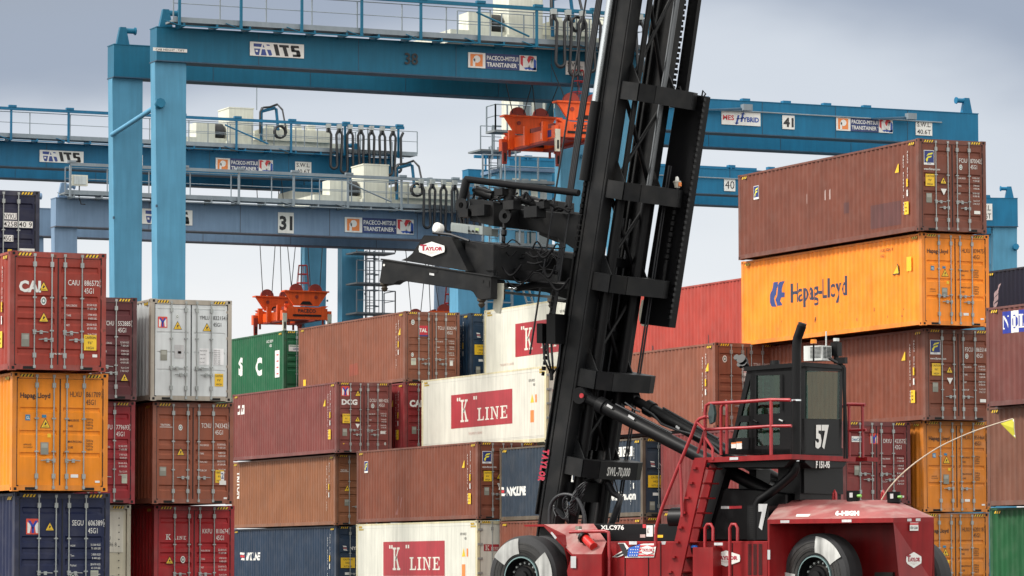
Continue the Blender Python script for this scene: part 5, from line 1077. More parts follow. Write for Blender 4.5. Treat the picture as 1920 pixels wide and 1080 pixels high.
# extinguisher
b = MB(); p0, p1 = TB(1086, 998, -.30), TB(1113, 1025, -.1); b.tube([p0, p0+(p1-p0)*.42], .075, WHITE, 12); b.tube([p0+(p1-p0)*.42, p1], .088, paint('extinguisher_red', (.6, .02, .015), .3), 14); b.tube([p0+(p1-p0)*.3+Vector((0, .02, .0)), p0+(p1-p0)*.42+Vector((0, .02, 0))], .12, TBK, 10); b.box(p0.x-.03, p0.x+.06, p0.y-.05, p0.y+.05, p0.z, p0.z+.12, PLATE); b.build('fire_extinguisher', TR)
# ---- stairs
b = MB(); slabb(b, [(1300, 862), (1324, 862), (1273, 1095), (1246, 1095)], .0, .05, TRED); slabb(b, [(1332, 868), (1352, 866), (1345, 872), (1339, 884), (1287, 1095), (1268, 1095)], -.55, .05, TRED); b.build('stair_stringer', TR)
b = MB()
for k in range(8):
    t = k/7; u = 1310-t*46; v = 878+t*27*7.2; p0 = TB(u, v, -.05); b.box(p0.x-.22, p0.x+.02, -.55, -.03, p0.z-.02, p0.z+.01, TRED); b.box(p0.x+.0, p0.x+.1, .0, .06, p0.z-.02, p0.z+.02, TRED)
b.build('stair_treads', TR)
b = MB(); b.tube(px([(1324, 781), (1312, 785), (1306, 791), (1298, 813), (1270, 880), (1241, 953), (1230, 990), (1229, 1025)], .06), .034, HR, 8); b.tube(px([(1306, 791), (1322, 806)], .06), .03, HR, 6)
b.tube(px([(1275, 870), (1277, 900), (1279, 969)], .06), .03, HR, 6); b.build('stair_rail', TR)
# ---- platform with rails
b = MB(); pl = px([(1302, 858.5), (1484, 851.5), (1484, 861), (1302, 868)], -.05); b.prism(pl, (0, -2.3, 0), TRED); b.quad([p_+Vector((0, -.02, -.004)) for p_ in (pl[3], pl[2])]+[p_+Vector((0, -2.28, -.004)) for p_ in (pl[2], pl[3])], TBK); slabb(b, [(1335, 868), (1484, 861), (1470, 876), (1345, 876)], -.25, 1.6, TBK); b.build('platform', TR)
b = MB(); b.quad(px([(1368, 857.5), (1384, 857), (1384, 862), (1368, 862.5)], -.04), REFL); b.build('reflector_strip', TR, split=True)
b = MB(); pb = -.10
b.tube(px([(1322, 858), (1322, 775), (1324, 760), (1330, 756.5), (1400, 753), (1444, 749.5), (1482, 750)], pb), .034, HR, 8)
b.tube(px([(1322, 805), (1400, 802), (1445, 799), (1484, 798.5)], pb), .03, HR, 8); b.tube(px([(1446, 750), (1446, 853)], pb), .034, HR, 8)
b.tube(px([(1352, 853), (1352, 765), (1355, 758), (1362, 757), (1363, 766), (1363, 851)], -.5), .03, HR, 8); b.tube(px([(1322, 805), (1308, 850)], pb), .03, HR, 6); b.tube(px([(1322, 820), (1336, 840), (1337, 862)], -.05), .03, HR, 6)
b.tube(px([(1340, 784), (1330, 783), (1325, 781)], pb), .03, HR, 6); b.build('platform_rail', TR)
b = MB(); b.tube(px([(1340, 773), (1335, 778), (1330, 782)], pb), .02, TBK, 6); c = TB(1337.5, 776, pb); b.prism([c+Vector((0, 0, z)) + Vector((x, 0, 0)) for x, z in ((.04, -.2), (-.05, -.16), (-.08, 0), (-.05, .16), (.02, .2), (.07, .0))], (0, .08, 0), paint('mirror_back', (.03, .05, .05), .3)); b.build('side_mirror', TR)
b = MB(); fb = -2.9
b.tube(px([(1578, 762), (1590, 758), (1622, 759)], fb), .034, HR, 8); b.tube(px([(1582, 807), (1624, 806)], fb), .03, HR, 8); b.tube(px([(1592, 759), (1592, 860)], fb), .03, HR, 8); b.tube(px([(1617, 760), (1618, 858)], fb), .03, HR, 8); b.prism(px([(1575, 858), (1626, 857), (1626, 865), (1575, 866)], fb), (0, -.4, 0), TRED); b.build('platform_rail', TR)
# ---- cab
cb = -.95
ar = TB(1508, 690, cb).x        # rear face plane
b = MB()
W0 = [(1404, 687), (1508, 679), (1508, 850), (1366, 852), (1366, 836), (1376, 800)]
def frameface(b, outer, holes, f, th, m):
    pass
# pillars and panels on the side face
for q in ([(1402, 687), (1508, 679), (1508, 693), (1402, 701)], [(1402, 687), (1412, 687), (1378, 825), (1366, 852)], [(1407, 700), (1416, 699), (1412, 852), (1403, 852)], [(1366, 822), (1415, 820), (1415, 852), (1366, 852)], [(1462, 690), (1508, 687), (1508, 852), (1462, 852)], [(1408, 694), (1418, 693), (1418, 852), (1408, 852)], [(1418, 777), (1462, 775), (1462, 800), (1418, 802)], [(1418, 836), (1462, 834), (1462, 852), (1418, 852)], [(1418, 693), (1462, 690), (1462, 703), (1418, 704)], [(1385, 780), (1408, 779), (1408, 790), (1382, 792)]): slabb(b, q, cb, .06, TBK)
for q in ([(1508, 679), (1580, 684), (1580, 697), (1508, 695)], [(1508, 679), (1513, 679), (1513, 852), (1508, 852)], [(1575, 690), (1580, 690), (1578, 852), (1572, 852)], [(1508, 785), (1578, 786), (1577, 852), (1508, 851)]): b.prism(pxa(q, ar), (.05, 0, 0), TBK)
wd = (TA(1580, 684, ar)-TA(1508, 679, ar)).y      # cab width (negative)
roof = px([(1400, 688), (1509, 679)], cb); 
b.prism([roof[0]+Vector((.05, .03, 0)), roof[1]+Vector((-.03, .03, 0)), roof[1]+Vector((-.03, wd-.03, 0)), roof[0]+Vector((.05, wd-.03, 0))], (0, 0, -.08), TBK)
fr = px([(1404, 690), (1366, 852), (1508, 852)], cb); b.prism([fr[1], fr[2], fr[2]+Vector((0, wd, 0)), fr[1]+Vector((0, wd, 0))], (0, 0, .1), TBK)
# far side pillars
for q in ([fr[0], fr[1]], ): b.hexa([fr[1]+Vector((0, wd, 0)), fr[1]+Vector((-.1, wd, 0)), fr[1]+Vector((-.1, wd+.06, 0)), fr[1]+Vector((0, wd+.06, 0)), fr[0]+Vector((0, wd, 0)), fr[0]+Vector((-.1, wd, 0)), fr[0]+Vector((-.1, wd+.06, 0)), fr[0]+Vector((0, wd+.06, 0))], TBK)
b.build('cab_body', TR)
b = MB(); g_ = [(1412, 700), (1508, 690), (1508, 800), (1385, 800)]
slabb(b, [(1419, 704), (1462, 702), (1462, 776), (1419, 778)], cb-.03, .008, CABG); slabb(b, [(1388, 779), (1407, 700), (1408, 779)], cb-.03, .008, CABG); slabb(b, [(1376, 822), (1384, 792), (1408, 790), (1408, 820)], cb-.03, .008, CABG); slabb(b, [(1418, 803), (1462, 800), (1462, 835), (1418, 837)], cb-.03, .008, CABG)
b.prism(pxa([(1513, 695), (1575, 698), (1573, 786), (1512, 785)], ar-.015), (.008, 0, 0), CABG)
b.prism([fr[1]+Vector((.0, -.06, .1)), fr[0]+Vector((0, -.06, 0)), fr[0]+Vector((0, wd+.06, 0)), fr[1]+Vector((0, wd+.06, .1))], (-.01, 0, 0), CABG)
b.build('cab_window', TR, split=True)
b = MB(); s0 = TB(1470, 852, cb-.7)
b.box(s0.x-.25, s0.x+.30, s0.y-.28, s0.y+.28, s0.z+.1, s0.z+.6, GRN); b.box(s0.x-.38, s0.x-.22, s0.y-.28, s0.y+.28, s0.z+.5, s0.z+1.35, GRN); b.box(s0.x+.7, s0.x+.85, s0.y-.3, s0.y+.3, s0.z+.1, s0.z+.85, TBK); b.tube([s0+Vector((.75, 0, .85)), s0+Vector((.5, 0, 1.0))], .03, TBK, 6); b.lathe(s0+Vector((.5, 0, 1.02)), (-.5, 0, .8), [(0, .2), (.02, .22), (.04, .2)], TBK, 20); b.build('driver_seat_and_wheel', TR)
b = MB(); p_ = pxf(1529, 799, 1554, 838, ar-.008, True); vs, fs, tw = text2d('57', .05); b.add([p_(1.0*x/tw, y, 1) for x, y in vs], fs, WHITE); b.build('number_lettering', TR)
b = MB(); b.quad(px([(1371, 830), (1380, 829.6), (1380, 840), (1371, 840.5)], cb+.01), WHITE); b.quad(px([(1380.6, 828.5), (1391, 828), (1391, 841.5), (1380.6, 842)], cb+.01), WHITE); b.quad(px([(1371, 830), (1380, 829.6), (1380, 832), (1371, 832.4)], cb+.014), ORG); b.quad(px([(1380.6, 828.5), (1391, 828), (1391, 830.5), (1380.6, 831)], cb+.014), ORG); b.build('warning_sticker', TR)
b = MB(); b.tube(px([(1413, 788), (1420, 792)], cb+.03), .02, TBK, 6); b.tube(px([(1461, 787), (1468, 790)], cb+.03), .02, GALV, 6); b.tube(px([(1466, 702), (1466, 770)], cb+.03), .012, TBK, 6); b.build('door_handle', TR)
b = MB(); slabb(b, [(1505, 856), (1512, 852), (1512, 877), (1505, 868)], cb, .3, TBK); b.prism(pxa([(1510, 853), (1588, 855), (1586, 872), (1580, 878), (1522, 878), (1510, 868)], ar-.25), (.4, 0, 0), TBK); b.build('cab_step_box', TR, bevel=.01)
b = MB(); p_ = pxf(1530, 865, 1556, 877, ar-.26, True); vs, fs, tw = text2d('F 151-95', .04); b.add([p_(x/tw, y, 1) for x, y in vs], fs, WHITE); b.build('number_lettering', TR)
b = MB()
for q in ([(1500, 878), (1514, 878), (1514, 937), (1500, 937)], [(1573, 878), (1577, 878), (1577, 937), (1573, 937)], [(1513, 915), (1575, 915), (1575, 937), (1513, 937)], [(1543, 878), (1572, 878), (1572, 914), (1546, 914)]): b.prism(pxa(q, ar+.1), (.12, 0, 0), TBK)
b.box(*(lambda p, q: (p.x-.1, p.x+.5, q.y, p.y, p.z, p.z+.9))(TB(1500, 925, -1.0), TB(1500, 925, -2.4)), TBK); b.build('cab_support', TR)
# roof gear
zr_ = roof[1].z
def rq(u, v, bb=cb-.45): return TB(u, v, bb)
b = MB(); p0, p1 = rq(1503, 677), rq(1503, 649); b.box(p0.x-.47, p0.x-.05, p0.y-.34, p0.y, p0.z, p1.z, CRMW); 
for k in range(9): b.box(p0.x-.482, p0.x-.475, p0.y-.31, p0.y-.04, p0.z+.05+k*.025, p0.z+.062+k*.025, TBK); b.box(p0.x-.44, p0.x-.2, p0.y+.001, p0.y+.004, p0.z+.05+k*.025, p0.z+.062+k*.025, TBK)
b.build('air_conditioner', TR)
b = MB(); p0 = rq(1525.5, 678, cb-.3); p1 = rq(1525.5, 644, cb-.3); b.tube([p0, p1], .02, TBK, 6); b.lathe(p1, (0, 0, 1), [(0, 0), (0, .065), (.075, .06), (.08, 0)], paint('beacon_amber', (.85, .25, .01), .3), 14); b.build('beacon', TR)
b = MB(); b.tube([rq(1549, 675, cb-.6), rq(1549, 621, cb-.6)], .016, CRMW, 6); b.build('antenna', TR)
b = MB(); p0, p1 = rq(1568, 682, cb-.9), rq(1568, 640, cb-.9); b.tube([p0, p1], .05, TBK, 8); b.box(p0.x-.08, p0.x+.08, p0.y-.08, p0.y+.08, p0.z+.15, p1.z-.02, TBK); b.lathe(p1, (0, 0, 1), [(0, .04), (0, .06), (.06, .06), (.06, 0)], CRMW, 12)
b.tube([rq(1555, 672), rq(1566, 678), rq(1578, 684), rq(1584, 690), rq(1584, 740), rq(1586, 790), rq(1588, 860)], .03, TBK, 6); b.tube([rq(1580, 684), rq(1582, 750), rq(1583, 860)], .02, TBK, 6); b.box(*(lambda p: (p.x-.08, p.x+.08, p.y-.05, p.y+.05, p.z-.06, p.z+.06))(rq(1580, 676)), TBK); b.build('camera_mast', TR)
b = MB(); 
for u, v, s in ((1392, 675, .10), (1382, 671, .06), (1396, 682, .08), (1388, 684, .06)): c = TB(u, v, cb-.1); b.lathe(c, (0, .6, .3), [(-s, 0), (-s, s*.8), (s*.6, s), (s*.6, 0)], TBK, 10)
b.tube(px([(1392, 678), (1400, 690)], cb-.1), .03, TBK, 6); b.tube(px([(1376, 668), (1396, 684)], cb-.1), .02, TBK, 6); c = TB(1453, 679, cb-.4); b.lathe(c, (0, 0, 1), [(-.05, .1), (.03, .09), (.03, 0)], TBK, 12); b.build('roof_lamps', TR)

# exhaust
b = MB(); ex = [TB(u, v, -.55) for u, v in ((1503.5, 611), (1499, 624), (1494.5, 640), (1493.5, 680), (1493, 760), (1492.5, 860), (1491, 880), (1484, 891), (1465, 908), (1440, 927), (1425, 938), (1420, 948))]; b.tube(smooth(ex), .088, TBK, 12, cap=False); b.tube([ex[0], ex[0]+Vector((-.02, 0, .05))], .08, HOLE, 12); b.tube([TB(1493, 752, -.55), TB(1493, 749, -.55)], .098, CHR, 12); b.tube([TB(1492.4, 865, -.55), TB(1492.4, 862, -.55)], .098, CHR, 12); b.build('exhaust_stack', TR)
# ---- mast: everything in a frame leaning back 10.5 degrees
LEAN = radians(10.6); MUP = Vector((-sin(LEAN), 0, cos(LEAN))); MFW = Vector((cos(LEAN), 0, sin(LEAN)))
bn, bf = -1.31, -2.79
mo = TB(1034, 980, bn); mo = mo-MUP*((mo.z-.9)/MUP.z); mo.y = 0     # foot of the mast at z=.9
def M(n, b_, m): return mo+MFW*n+MUP*m+Vector((0, b_, 0))
def mbox(mb, n0, n1, b0, b1, m0, m1, mt): return mb.hexa([M(n0, b0, m0), M(n1, b0, m0), M(n1, b1, m0), M(n0, b1, m0), M(n0, b0, m1), M(n1, b0, m1), M(n1, b1, m1), M(n0, b1, m1)], mt)
def m_at(u, v, b_=bn):      # height along the mast of a pixel on plane b_
    p_ = TB(u, v, b_); return (p_-mo).dot(MUP), (p_-mo).dot(MFW)
MT = 12.6
for bb in (bn, bf):
    b = MB(); s = 1 if bb == bn else -1
    mbox(b, -.20, .20, bb-.05, bb+.05, 0, MT, TBK2); mbox(b, .17, .22, bb-.17, bb+.17, 0, MT, TBK2); mbox(b, -.22, -.17, bb-.17, bb+.17, 0, MT, TBK2); mbox(b, -.16, .16, bb+.12 if s > 0 else bb-.16, bb+.16 if s > 0 else bb-.12, 0, MT, TBK2)
    b.build('mast_rail', TR, bevel=.012)
    b = MB(); mbox(b, .24, .36, bb-.10, bb+.02, 1.2, MT+1.5, TBK2); mbox(b, .36, .40, bb-.14, bb+.08, 1.2, MT+1.5, TBK2)
    b.build('inner_mast_rail', TR, bevel=.01)
for bb, sgn in ((bn-.28, 1), (bf+.28, -1)):
    b = MB(); b.tube([M(-.32, bb, .2), M(-.32, bb, 8.0)], .11, TBK, 14); b.tube([M(-.32, bb, 8.0), M(-.32, bb, MT)], .06, TBK2 if sgn > 0 else CHR2, 14); b.build('lift_cylinder', TR)
b = MB(); mr = m_at(1127, 193, bn+.22)[0]; b.tube([M(.29, bn+.22, mr), M(.29, bn+.22, MT+1)], .08, CHR, 14); b.tube([M(.29, bn+.22, mr-1.6), M(.29, bn+.22, mr+.02)], .10, TBK, 12); b.build('chrome_lift_rod', TR)
def chain(mb, p0, p1, r=.05, step=.11):
    L_ = (p1-p0).length; n = int(L_/step)
    for k in range(n): q = p0+(p1-p0)*(k/n); q2 = p0+(p1-p0)*((k+.7)/n); mb.tube([q, q2], r if k % 2 else r*.7, TBK, 6)
b = MB(); chain(b, M(.30, bn+.14, 6.5), M(.30, bn+.14, MT)); b.build('lift_chain', TR)
b = MB(); q0, q1 = TB(1262, 168, -3.3), TB(1283, 4, -3.3); chain(b, q0, q0+(q1-q0)*1.9, .06); b.build('lift_chain', TR)
b = MB(); chain(b, M(-.65, bf-.25, 6.6), M(-.65, bf-.25, 8.2), .06); b.tube([M(-.65, bf-.25, 6.0), M(-.65, bf-.25, 6.6)], .04, TBK, 8); b.build('lift_chain', TR)
b = MB(); chain(b, M(.72, bn+.05, 4.0), M(.76, bn+.05, 6.2), .05); b.build('lift_chain', TR)
# crossmembers: U-shaped plates wrapped round the back of both rails
def cross(v, u, h=.36, name='crossmember', depth=.62, short=False):
    m, _ = m_at(u, v); b = MB()
    o = .17; back = -.22-depth
    for (p_, q_) in (((-.15, bn+.10), (back+.18, bn+.12)), ((back+.18, bn+.12), (back, bn-.18)), ((back, bn-.18), (back, bf+.0)), ((back, bf+.0), (back+.10, bf-.30)), ((back+.10, bf-.30), (-.20, bf-.22))):
        d = Vector((q_[0]-p_[0], q_[1]-p_[1])).normalized(); nx, ny = -d.y*.03, d.x*.03
        b.hexa([M(p_[0]-nx, p_[1]-ny, m-h/2), M(q_[0]-nx, q_[1]-ny, m-h/2), M(q_[0]+nx, q_[1]+ny, m-h/2), M(p_[0]+nx, p_[1]+ny, m-h/2), M(p_[0]-nx, p_[1]-ny, m+h/2), M(q_[0]-nx, q_[1]-ny, m+h/2), M(q_[0]+nx, q_[1]+ny, m+h/2), M(p_[0]+nx, p_[1]+ny, m+h/2)], TBK2)
    for zz in (m-h/2+.02, m+h/2-.02):
        b.prism([M(-.15, bn+.10, zz), M(back+.18, bn+.10, zz), M(back, bn-.18, zz), M(back, bf, zz), M(back+.10, bf-.28, zz), M(-.2, bf-.2, zz), M(-.2, bf+.2, zz), M(back+.25, bf+.3, zz), M(back+.25, bn-.2, zz), M(-.15, bn-.1, zz)], MUP*.02, TBK2)
    for bb in (bn-.12, bf+.12): b.prism([M(-.2, bb, m+h/2), M(-.2, bb, m+h/2+.45), M(-.3, bb, m+h/2+.3), M(-.5, bb, m+h/2)], (0, .03, 0), TBK2)
    b.build(name, TR); return m, back
ms = []
for v, u in ((868, 1050), (704, 1075), (524, 1102), (352, 1130), (168, 1160)): ms.append(cross(v, u))
b = MB(); m0, bk = ms[0]; f0 = M(bk-.032, -1.75, m0-.10); uxx = (M(bk-.032, -2.55, m0-.10)-f0); vs, fs, tw = text2d('SWL-70,000', .02); b.add([f0+uxx*(x/tw)+MUP*(y*.17) for x, y in vs], fs, WHITE); b.build('load_lettering', TR)
b = MB(); mq, _ = m_at(1090, 928); mbox(b, -.3, -.22, bf, bn, mq-.2, mq+.2, TBK); mbox(b, -.1, .1, bf, bn, .1, .5, TBK); b.build('crossmember', TR)
mm = [m_ for m_, _ in ms]
segs = [(mq+.1, mm[0]-.1)]+[(mm[i]+.2, mm[i+1]-.2) for i in range(4)]+[(mm[4]+.2, MT-.2)]
for (a_, c_) in segs[:6]:
    b = MB(); 
    if a_ > mm[0]-2: b.tube([M(-.24, bn-.15, a_), M(-.24, bf+.15, c_)], .045, TBK, 6); b.tube([M(-.2, bf+.15, a_), M(-.2, bn-.15, c_)], .045, TBK, 6); b.build('cross_brace', TR)
# dark inner carriage plates and hoses seen between the rails
b = MB(); mbox(b, .05, .12, bf+.1, bn-.1, 2.6, 6.6, TBK); [mbox(b, -.05, .05, bf+.1, bn-.1, z_m, z_m+.18, TBK) for z_m in (3.4, 4.9, 6.4)]; [b.tube([M(.0, bf+.3+k*.25, 2.6), M(.0, bf+.3+k*.25, 7.4)], .03, CAB, 6) for k in range(4)]; b.build('inner_carriage_plate', TR)
b = MB()
for o in (0, .07, .14): b.tube([M(.28-o*.3, bn-.35-o, .8), M(.26, bn-.35-o, 6), M(.28, bn-.33-o, MT)], .022, CAB, 6)
for o in (0, .08): b.tube([M(-.45, bf-.12-o, 1.2), M(-.45, bf-.12-o, 8.6)], .022, CAB, 6)
b.build('mast_hoses', TR)
b = MB()
for o in (0, .12, .24, .36): b.tube([M(.62+o*.5, bn+.1-o*.3, 4.8-o), M(.62+o*.55, bn+.1-o*.3, 9), M(.60+o*.5, bn+.1-o*.3, MT+1)], .026, CAB, 6)
b.tube([M(.9, bn+.35, 4.4), M(.78, bn+.35, MT+1)], .022, CAB, 6)
b.build('reeving_hoses', TR)
# pulley cluster at the lower end of the hoses (left of near rail)
b = MB(); c = TB(1043, 622, bn+.3)
b.box(c.x-.12, c.x+.10, c.y-.2, c.y+.2, c.z-.25, c.z+.35, TBK); b.box(c.x+.28, c.x+.42, c.y-.1, c.y+.1, c.z-.22, c.z+.18, TBK)
for o in (0, .1, .2): b.tube([c+Vector((.33-o, 0, -.2)), c+Vector((.30-o, 0, -.55)), c+Vector((.14-o*.3, 0, -.85)), c+Vector((-.05, 0, -.7)), c+Vector((-.1, 0, -.2))], .025, CAB, 6)
b.tube([c+Vector((.12, 0, -.8)), c+Vector((.12, 0, -.98))], .04, TBK, 6); b.build('hose_pulley', TR)
b = MB(); 
for k in range(26):
    a = k*.55; c = TB(1062, 968, -.9); pts_ = [c+Vector((-.02*k+.25+.12*sin(a+t), -.05*t, .18*sin(a*1.3+t*.8)+.02*k)) for t in range(6)]; b.tube(smooth(pts_, 3), .016, CAB, 5)
pl = px([(1030, 985), (1032, 950), (1044, 932), (1063, 927), (1082, 935), (1094, 960), (1097, 985)], -.95); b.tube(smooth(pl), .038, CAB, 8)
b.tube(px([(1140, 905), (1150, 925), (1164, 934), (1158, 952), (1145, 985)], -2.4), .07, CAB, 8); b.tube(px([(1142, 840), (1146, 880), (1163, 938)], -2.4), .014, CAB, 5); b.build('hydraulic_hoses', TR)
# tall guard trough behind the far rail
def quadbox(mb, pts_, b_, th, mt): return mb.prism(px(pts_, b_), (0, -th, 0), mt)
b = MB(); quadbox(b, [(1269, 172), (1320, 180), (1254, 614), (1199, 607)], -3.15, .25, TBK)
b.build('guard_trough', TR, bevel=.01)
b = MB()
for k in range(40): t = k/40; u = 1319.5-t*66; v = 190+t*418; b.box(*(lambda p: (p.x-.045, p.x+.02, p.y-.02, p.y+.06, p.z, p.z+.06))(TB(u, v, -3.15)), TBK)
b.tube(px([(1270, 172), (1268, 165), (1275, 163), (1277, 172)], -3.1), .02, TBK, 6); b.tube(px([(1316, 180), (1318, 170), (1323, 176), (1318, 184)], -3.1), .02, TBK, 6); b.build('trough_edge_chain', TR)
b = MB(); b.prism(px([(1291, 0), (1309, 0), (1284, 178), (1266, 178)], -3.35), (0, -.12, 0), TBK); b.prism(px([(1296, -60), (1316, -60), (1309, 0), (1291, 0)], -3.35), (0, -.12, 0), TBK); b.build('hose_track', TR)
b = MB(); c = TB(1269.5, 345, -2.9); b.lathe(c, (0, 0, 1), [(-.08, .0), (-.08, .055), (.03, .075), (.03, .085), (.06, .085), (.06, 0)], paint('strobe_housing', (.42, .40, .34), .5), 14); b.lathe(c+Vector((0, 0, .06)), (0, 0, 1), [(0, .04), (.05, .04), (.085, .025), (.1, 0)], WHITE, 12); b.tube([c+Vector((0, 0, -.12)), c+Vector((0, 0, -.08))], .04, TBK, 8); b.box(c.x-.085, c.x-.06, c.y-.04, c.y+.04, c.z-.05, c.z+.03, ORG); b.build('strobe_lamp', TR)
b = MB(); f = pxf(1019, 838, 1029, 898, bn+.19); 
for k, ch in enumerate('TAYLOR'):
    vs, fs, tw = text2d(ch, .06); 
    p0 = TB(1024.5-k*1.75, 843+k*10.2, bn+.195); ux_ = Vector((0, 0, 1)); 
    q0 = [p0+MFW*(.07-y*.14)*1+MUP*(-x/tw*.10) for x, y in vs]; b.add(q0, fs, REFL)
    b.add([p_+Vector((0, .004, .004)) for p_ in q0], fs, RDT)
b.build('mast_lettering', TR)
# ---- tilt cylinders
def tilt(p0, p1, r, pr):
    b = MB(); d = (p1-p0).normalized(); L_ = (p1-p0).length
    b.tube([p0, p0+d*.5], r*.8, TBK, 12); b.tube([p0+d*.45, p0+d*.62], r*1.25, TBK, 16); b.tube([p0+d*.6, p1], r, TBK, 20); b.lathe(p0, (0, 1, 0), [(-.12, 0), (-.12, .17), (.12, .17), (.12, 0)], TBK, 14); b.tube([p0+d*.9+Vector((0, .0, r+.04)), p0+d*2.4+Vector((0, 0, r+.04))], .022, CAB, 6)
    o = b.build('tilt_cylinder', TR); return o
tilt(TB(1092, 742, -1.15), TB(1492, 948, -1.15), .135, 0); tilt(TB(1182, 746, -2.6), TB(1500, 924, -2.6), .13, 0)
b = MB(); d0 = TB(1092, 742, -1.0); b.lathe(d0+Vector((0, .02, 0)), (0, 1, 0), [(0, .05), (.02, .05), (.02, 0)], RED, 10)
for u0, v0, u1, v1, pl_ in ((1139, 757, 1149, 763, -1.0), (1179, 777, 1190, 784, -1.0), (1268, 797, 1275, 802, -2.45)): b.quad(px([(u0, v0), (u1, v1), (u1-2, v1+4), (u0-2, v0+4)], pl_), REFL)
b.build('cylinder_sticker', TR, split=True)
b = MB(); b.tube(px([(1205, 765), (1225, 778), (1240, 795), (1268, 806), (1300, 815), (1330, 830), (1350, 850)], -2.4), .025, CAB, 6); b.tube(px([(1172, 755), (1190, 768), (1200, 772)], -1.1), .02, CAB, 6); b.build('cylinder_hose', TR)
b = MB(); slabb(b, [(1345, 870), (1362, 880), (1330, 990), (1310, 990), (1325, 950)], -.8, .25, TBK); slabb(b, [(1405, 880), (1418, 880), (1418, 935), (1400, 935)], -1.6, .5, TBK); slabb(b, [(1385, 895), (1470, 925), (1470, 935), (1385, 930)], -1.6, .9, TBK); b.build('tilt_support', TR)
# ---- spreader (retracted), carried in front of the mast
SP = bpy.data.objects.new('top_lift_spreader', None); C.objects.link(SP); SP.parent = TR
bE = .75
b = MB(); b.prism(px([(717.5, 486), (921, 519), (920, 560), (902, 562), (893, 558), (887, 548), (882, 545), (751, 526), (745, 528), (738, 533), (720, 533), (711, 528)], bE), (0, -.22, 0), TBK2)
b.prism(px([(713, 484.5), (923, 517.5), (923, 520), (713, 487.5)], bE+.03), (0, -.30, 0), TBK2); b.build('end_beam', SP, bevel=.008)
b = MB(); b.prism(px([(795, 441), (838, 443), (868, 507), (752, 488), (764, 483), (773, 475)], bE-.04), (0, -.12, 0), TBK2); b.prism(px([(838, 443), (846, 445), (877, 508), (868, 507)], bE-.0), (0, -.25, 0), TBK2); b.build('gusset_plate', SP)
b = MB(); hexsign(b, pxf(785, 453, 834, 481, bE+.0)); b.build('maker_emblem', SP)
b = MB(); b.quad(px([(802, 503), (819, 506), (821, 509), (818, 512), (804, 510), (801, 507)], bE+.01), HOLE); b.quad(px([(805, 511.5), (814, 513), (814, 517), (805, 515.5)], bE+.012), REFL)
b.lathe(TB(720.5, 497, bE+.0), (0, 1, 0), [(0, .025), (.012, .025), (.012, 0)], WHITE, 10); b.quad(px([(910, 525), (917, 526), (917, 538), (910, 537)], bE+.012), HOLE); b.quad(px([(902, 524), (906, 525), (906, 530), (902, 529)], bE+.012), HOLE); b.build('beam_fittings', SP)
b = MB()
for u, v, pl_ in ((721, 534, bE-.1), (903, 564, bE-.1), (1034, 566, -4.6)):
    c = TB(u, v, pl_); b.lathe(c, (0, 0, -1), [(-.1, .09), (.0, .09), (.03, .055), (.06, .055), (.07, .075), (.12, .05), (.15, 0)], paint('worn_bronze', (.06, .045, .03), .5, .2), 10)
b.build('twist_locks', SP)
def bbeam(mb, q, b0, b1, mt): return mb.prism(px(q, b0), (0, b1-b0, 0), mt)
BF = -4.7
b = MB(); bbeam(b, [(872, 450), (925, 458), (925, 523), (872, 510)], bE-.25, BF, TBK2); b.build('main_beam', SP, bevel=.01)
b = MB(); bbeam(b, [(846, 448), (862, 450), (862, 500), (846, 470)], bE-.25, BF, TBK2); b.build('main_beam', SP, bevel=.01)
b = MB(); bbeam(b, [(893, 519), (921, 523), (921, 560), (905, 560), (893, 552)], bE-.22, bE-.7, TBK2); b.build('corner_housing', SP, bevel=.02)
b = MB(); bbeam(b, [(1032, 520), (1060, 524), (1060, 566), (1040, 566), (1030, 556)], -4.0, -4.7, TBK2); bbeam(b, [(935, 528), (952, 530), (952, 541), (935, 539)], -1.0, -2.4, TBK2); b.build('corner_housing', SP, bevel=.02)
b = MB(); b.prism(px([(928, 531), (942, 531), (941, 560), (936, 588), (930, 587), (924, 578)], bE-.35), (0, -.06, 0), SCRW); b.build('corner_guide', SP)
b = MB(); b.prism(px([(1203, 562), (1212, 563), (1209, 612), (1203, 611), (1198, 600), (1198, 585)], -4.6), (0, -.06, 0), SCRW); b.build('corner_guide', SP)
b = MB(); bbeam(b, [(884, 540), (893, 541), (893, 546), (884, 545)], bE-.5, BF, GALV); b.tube(px([(942, 540), (968, 541)], bE-.5), .03, CHR, 8); b.tube(px([(968, 541), (1010, 533), (1062, 535)], bE-1.2), .07, TBK, 10); b.build('side_shift_cylinder', SP)
b = MB(); bbeam(b, [(1000, 476), (1085, 486), (1085, 562), (1060, 560), (1000, 540)], -1.6, -2.4, TBK2); bbeam(b, [(935, 500), (1040, 515), (1040, 530), (935, 516)], bE-.9, bE-1.0, TBK); b.build('lower_carriage', SP, split=True)
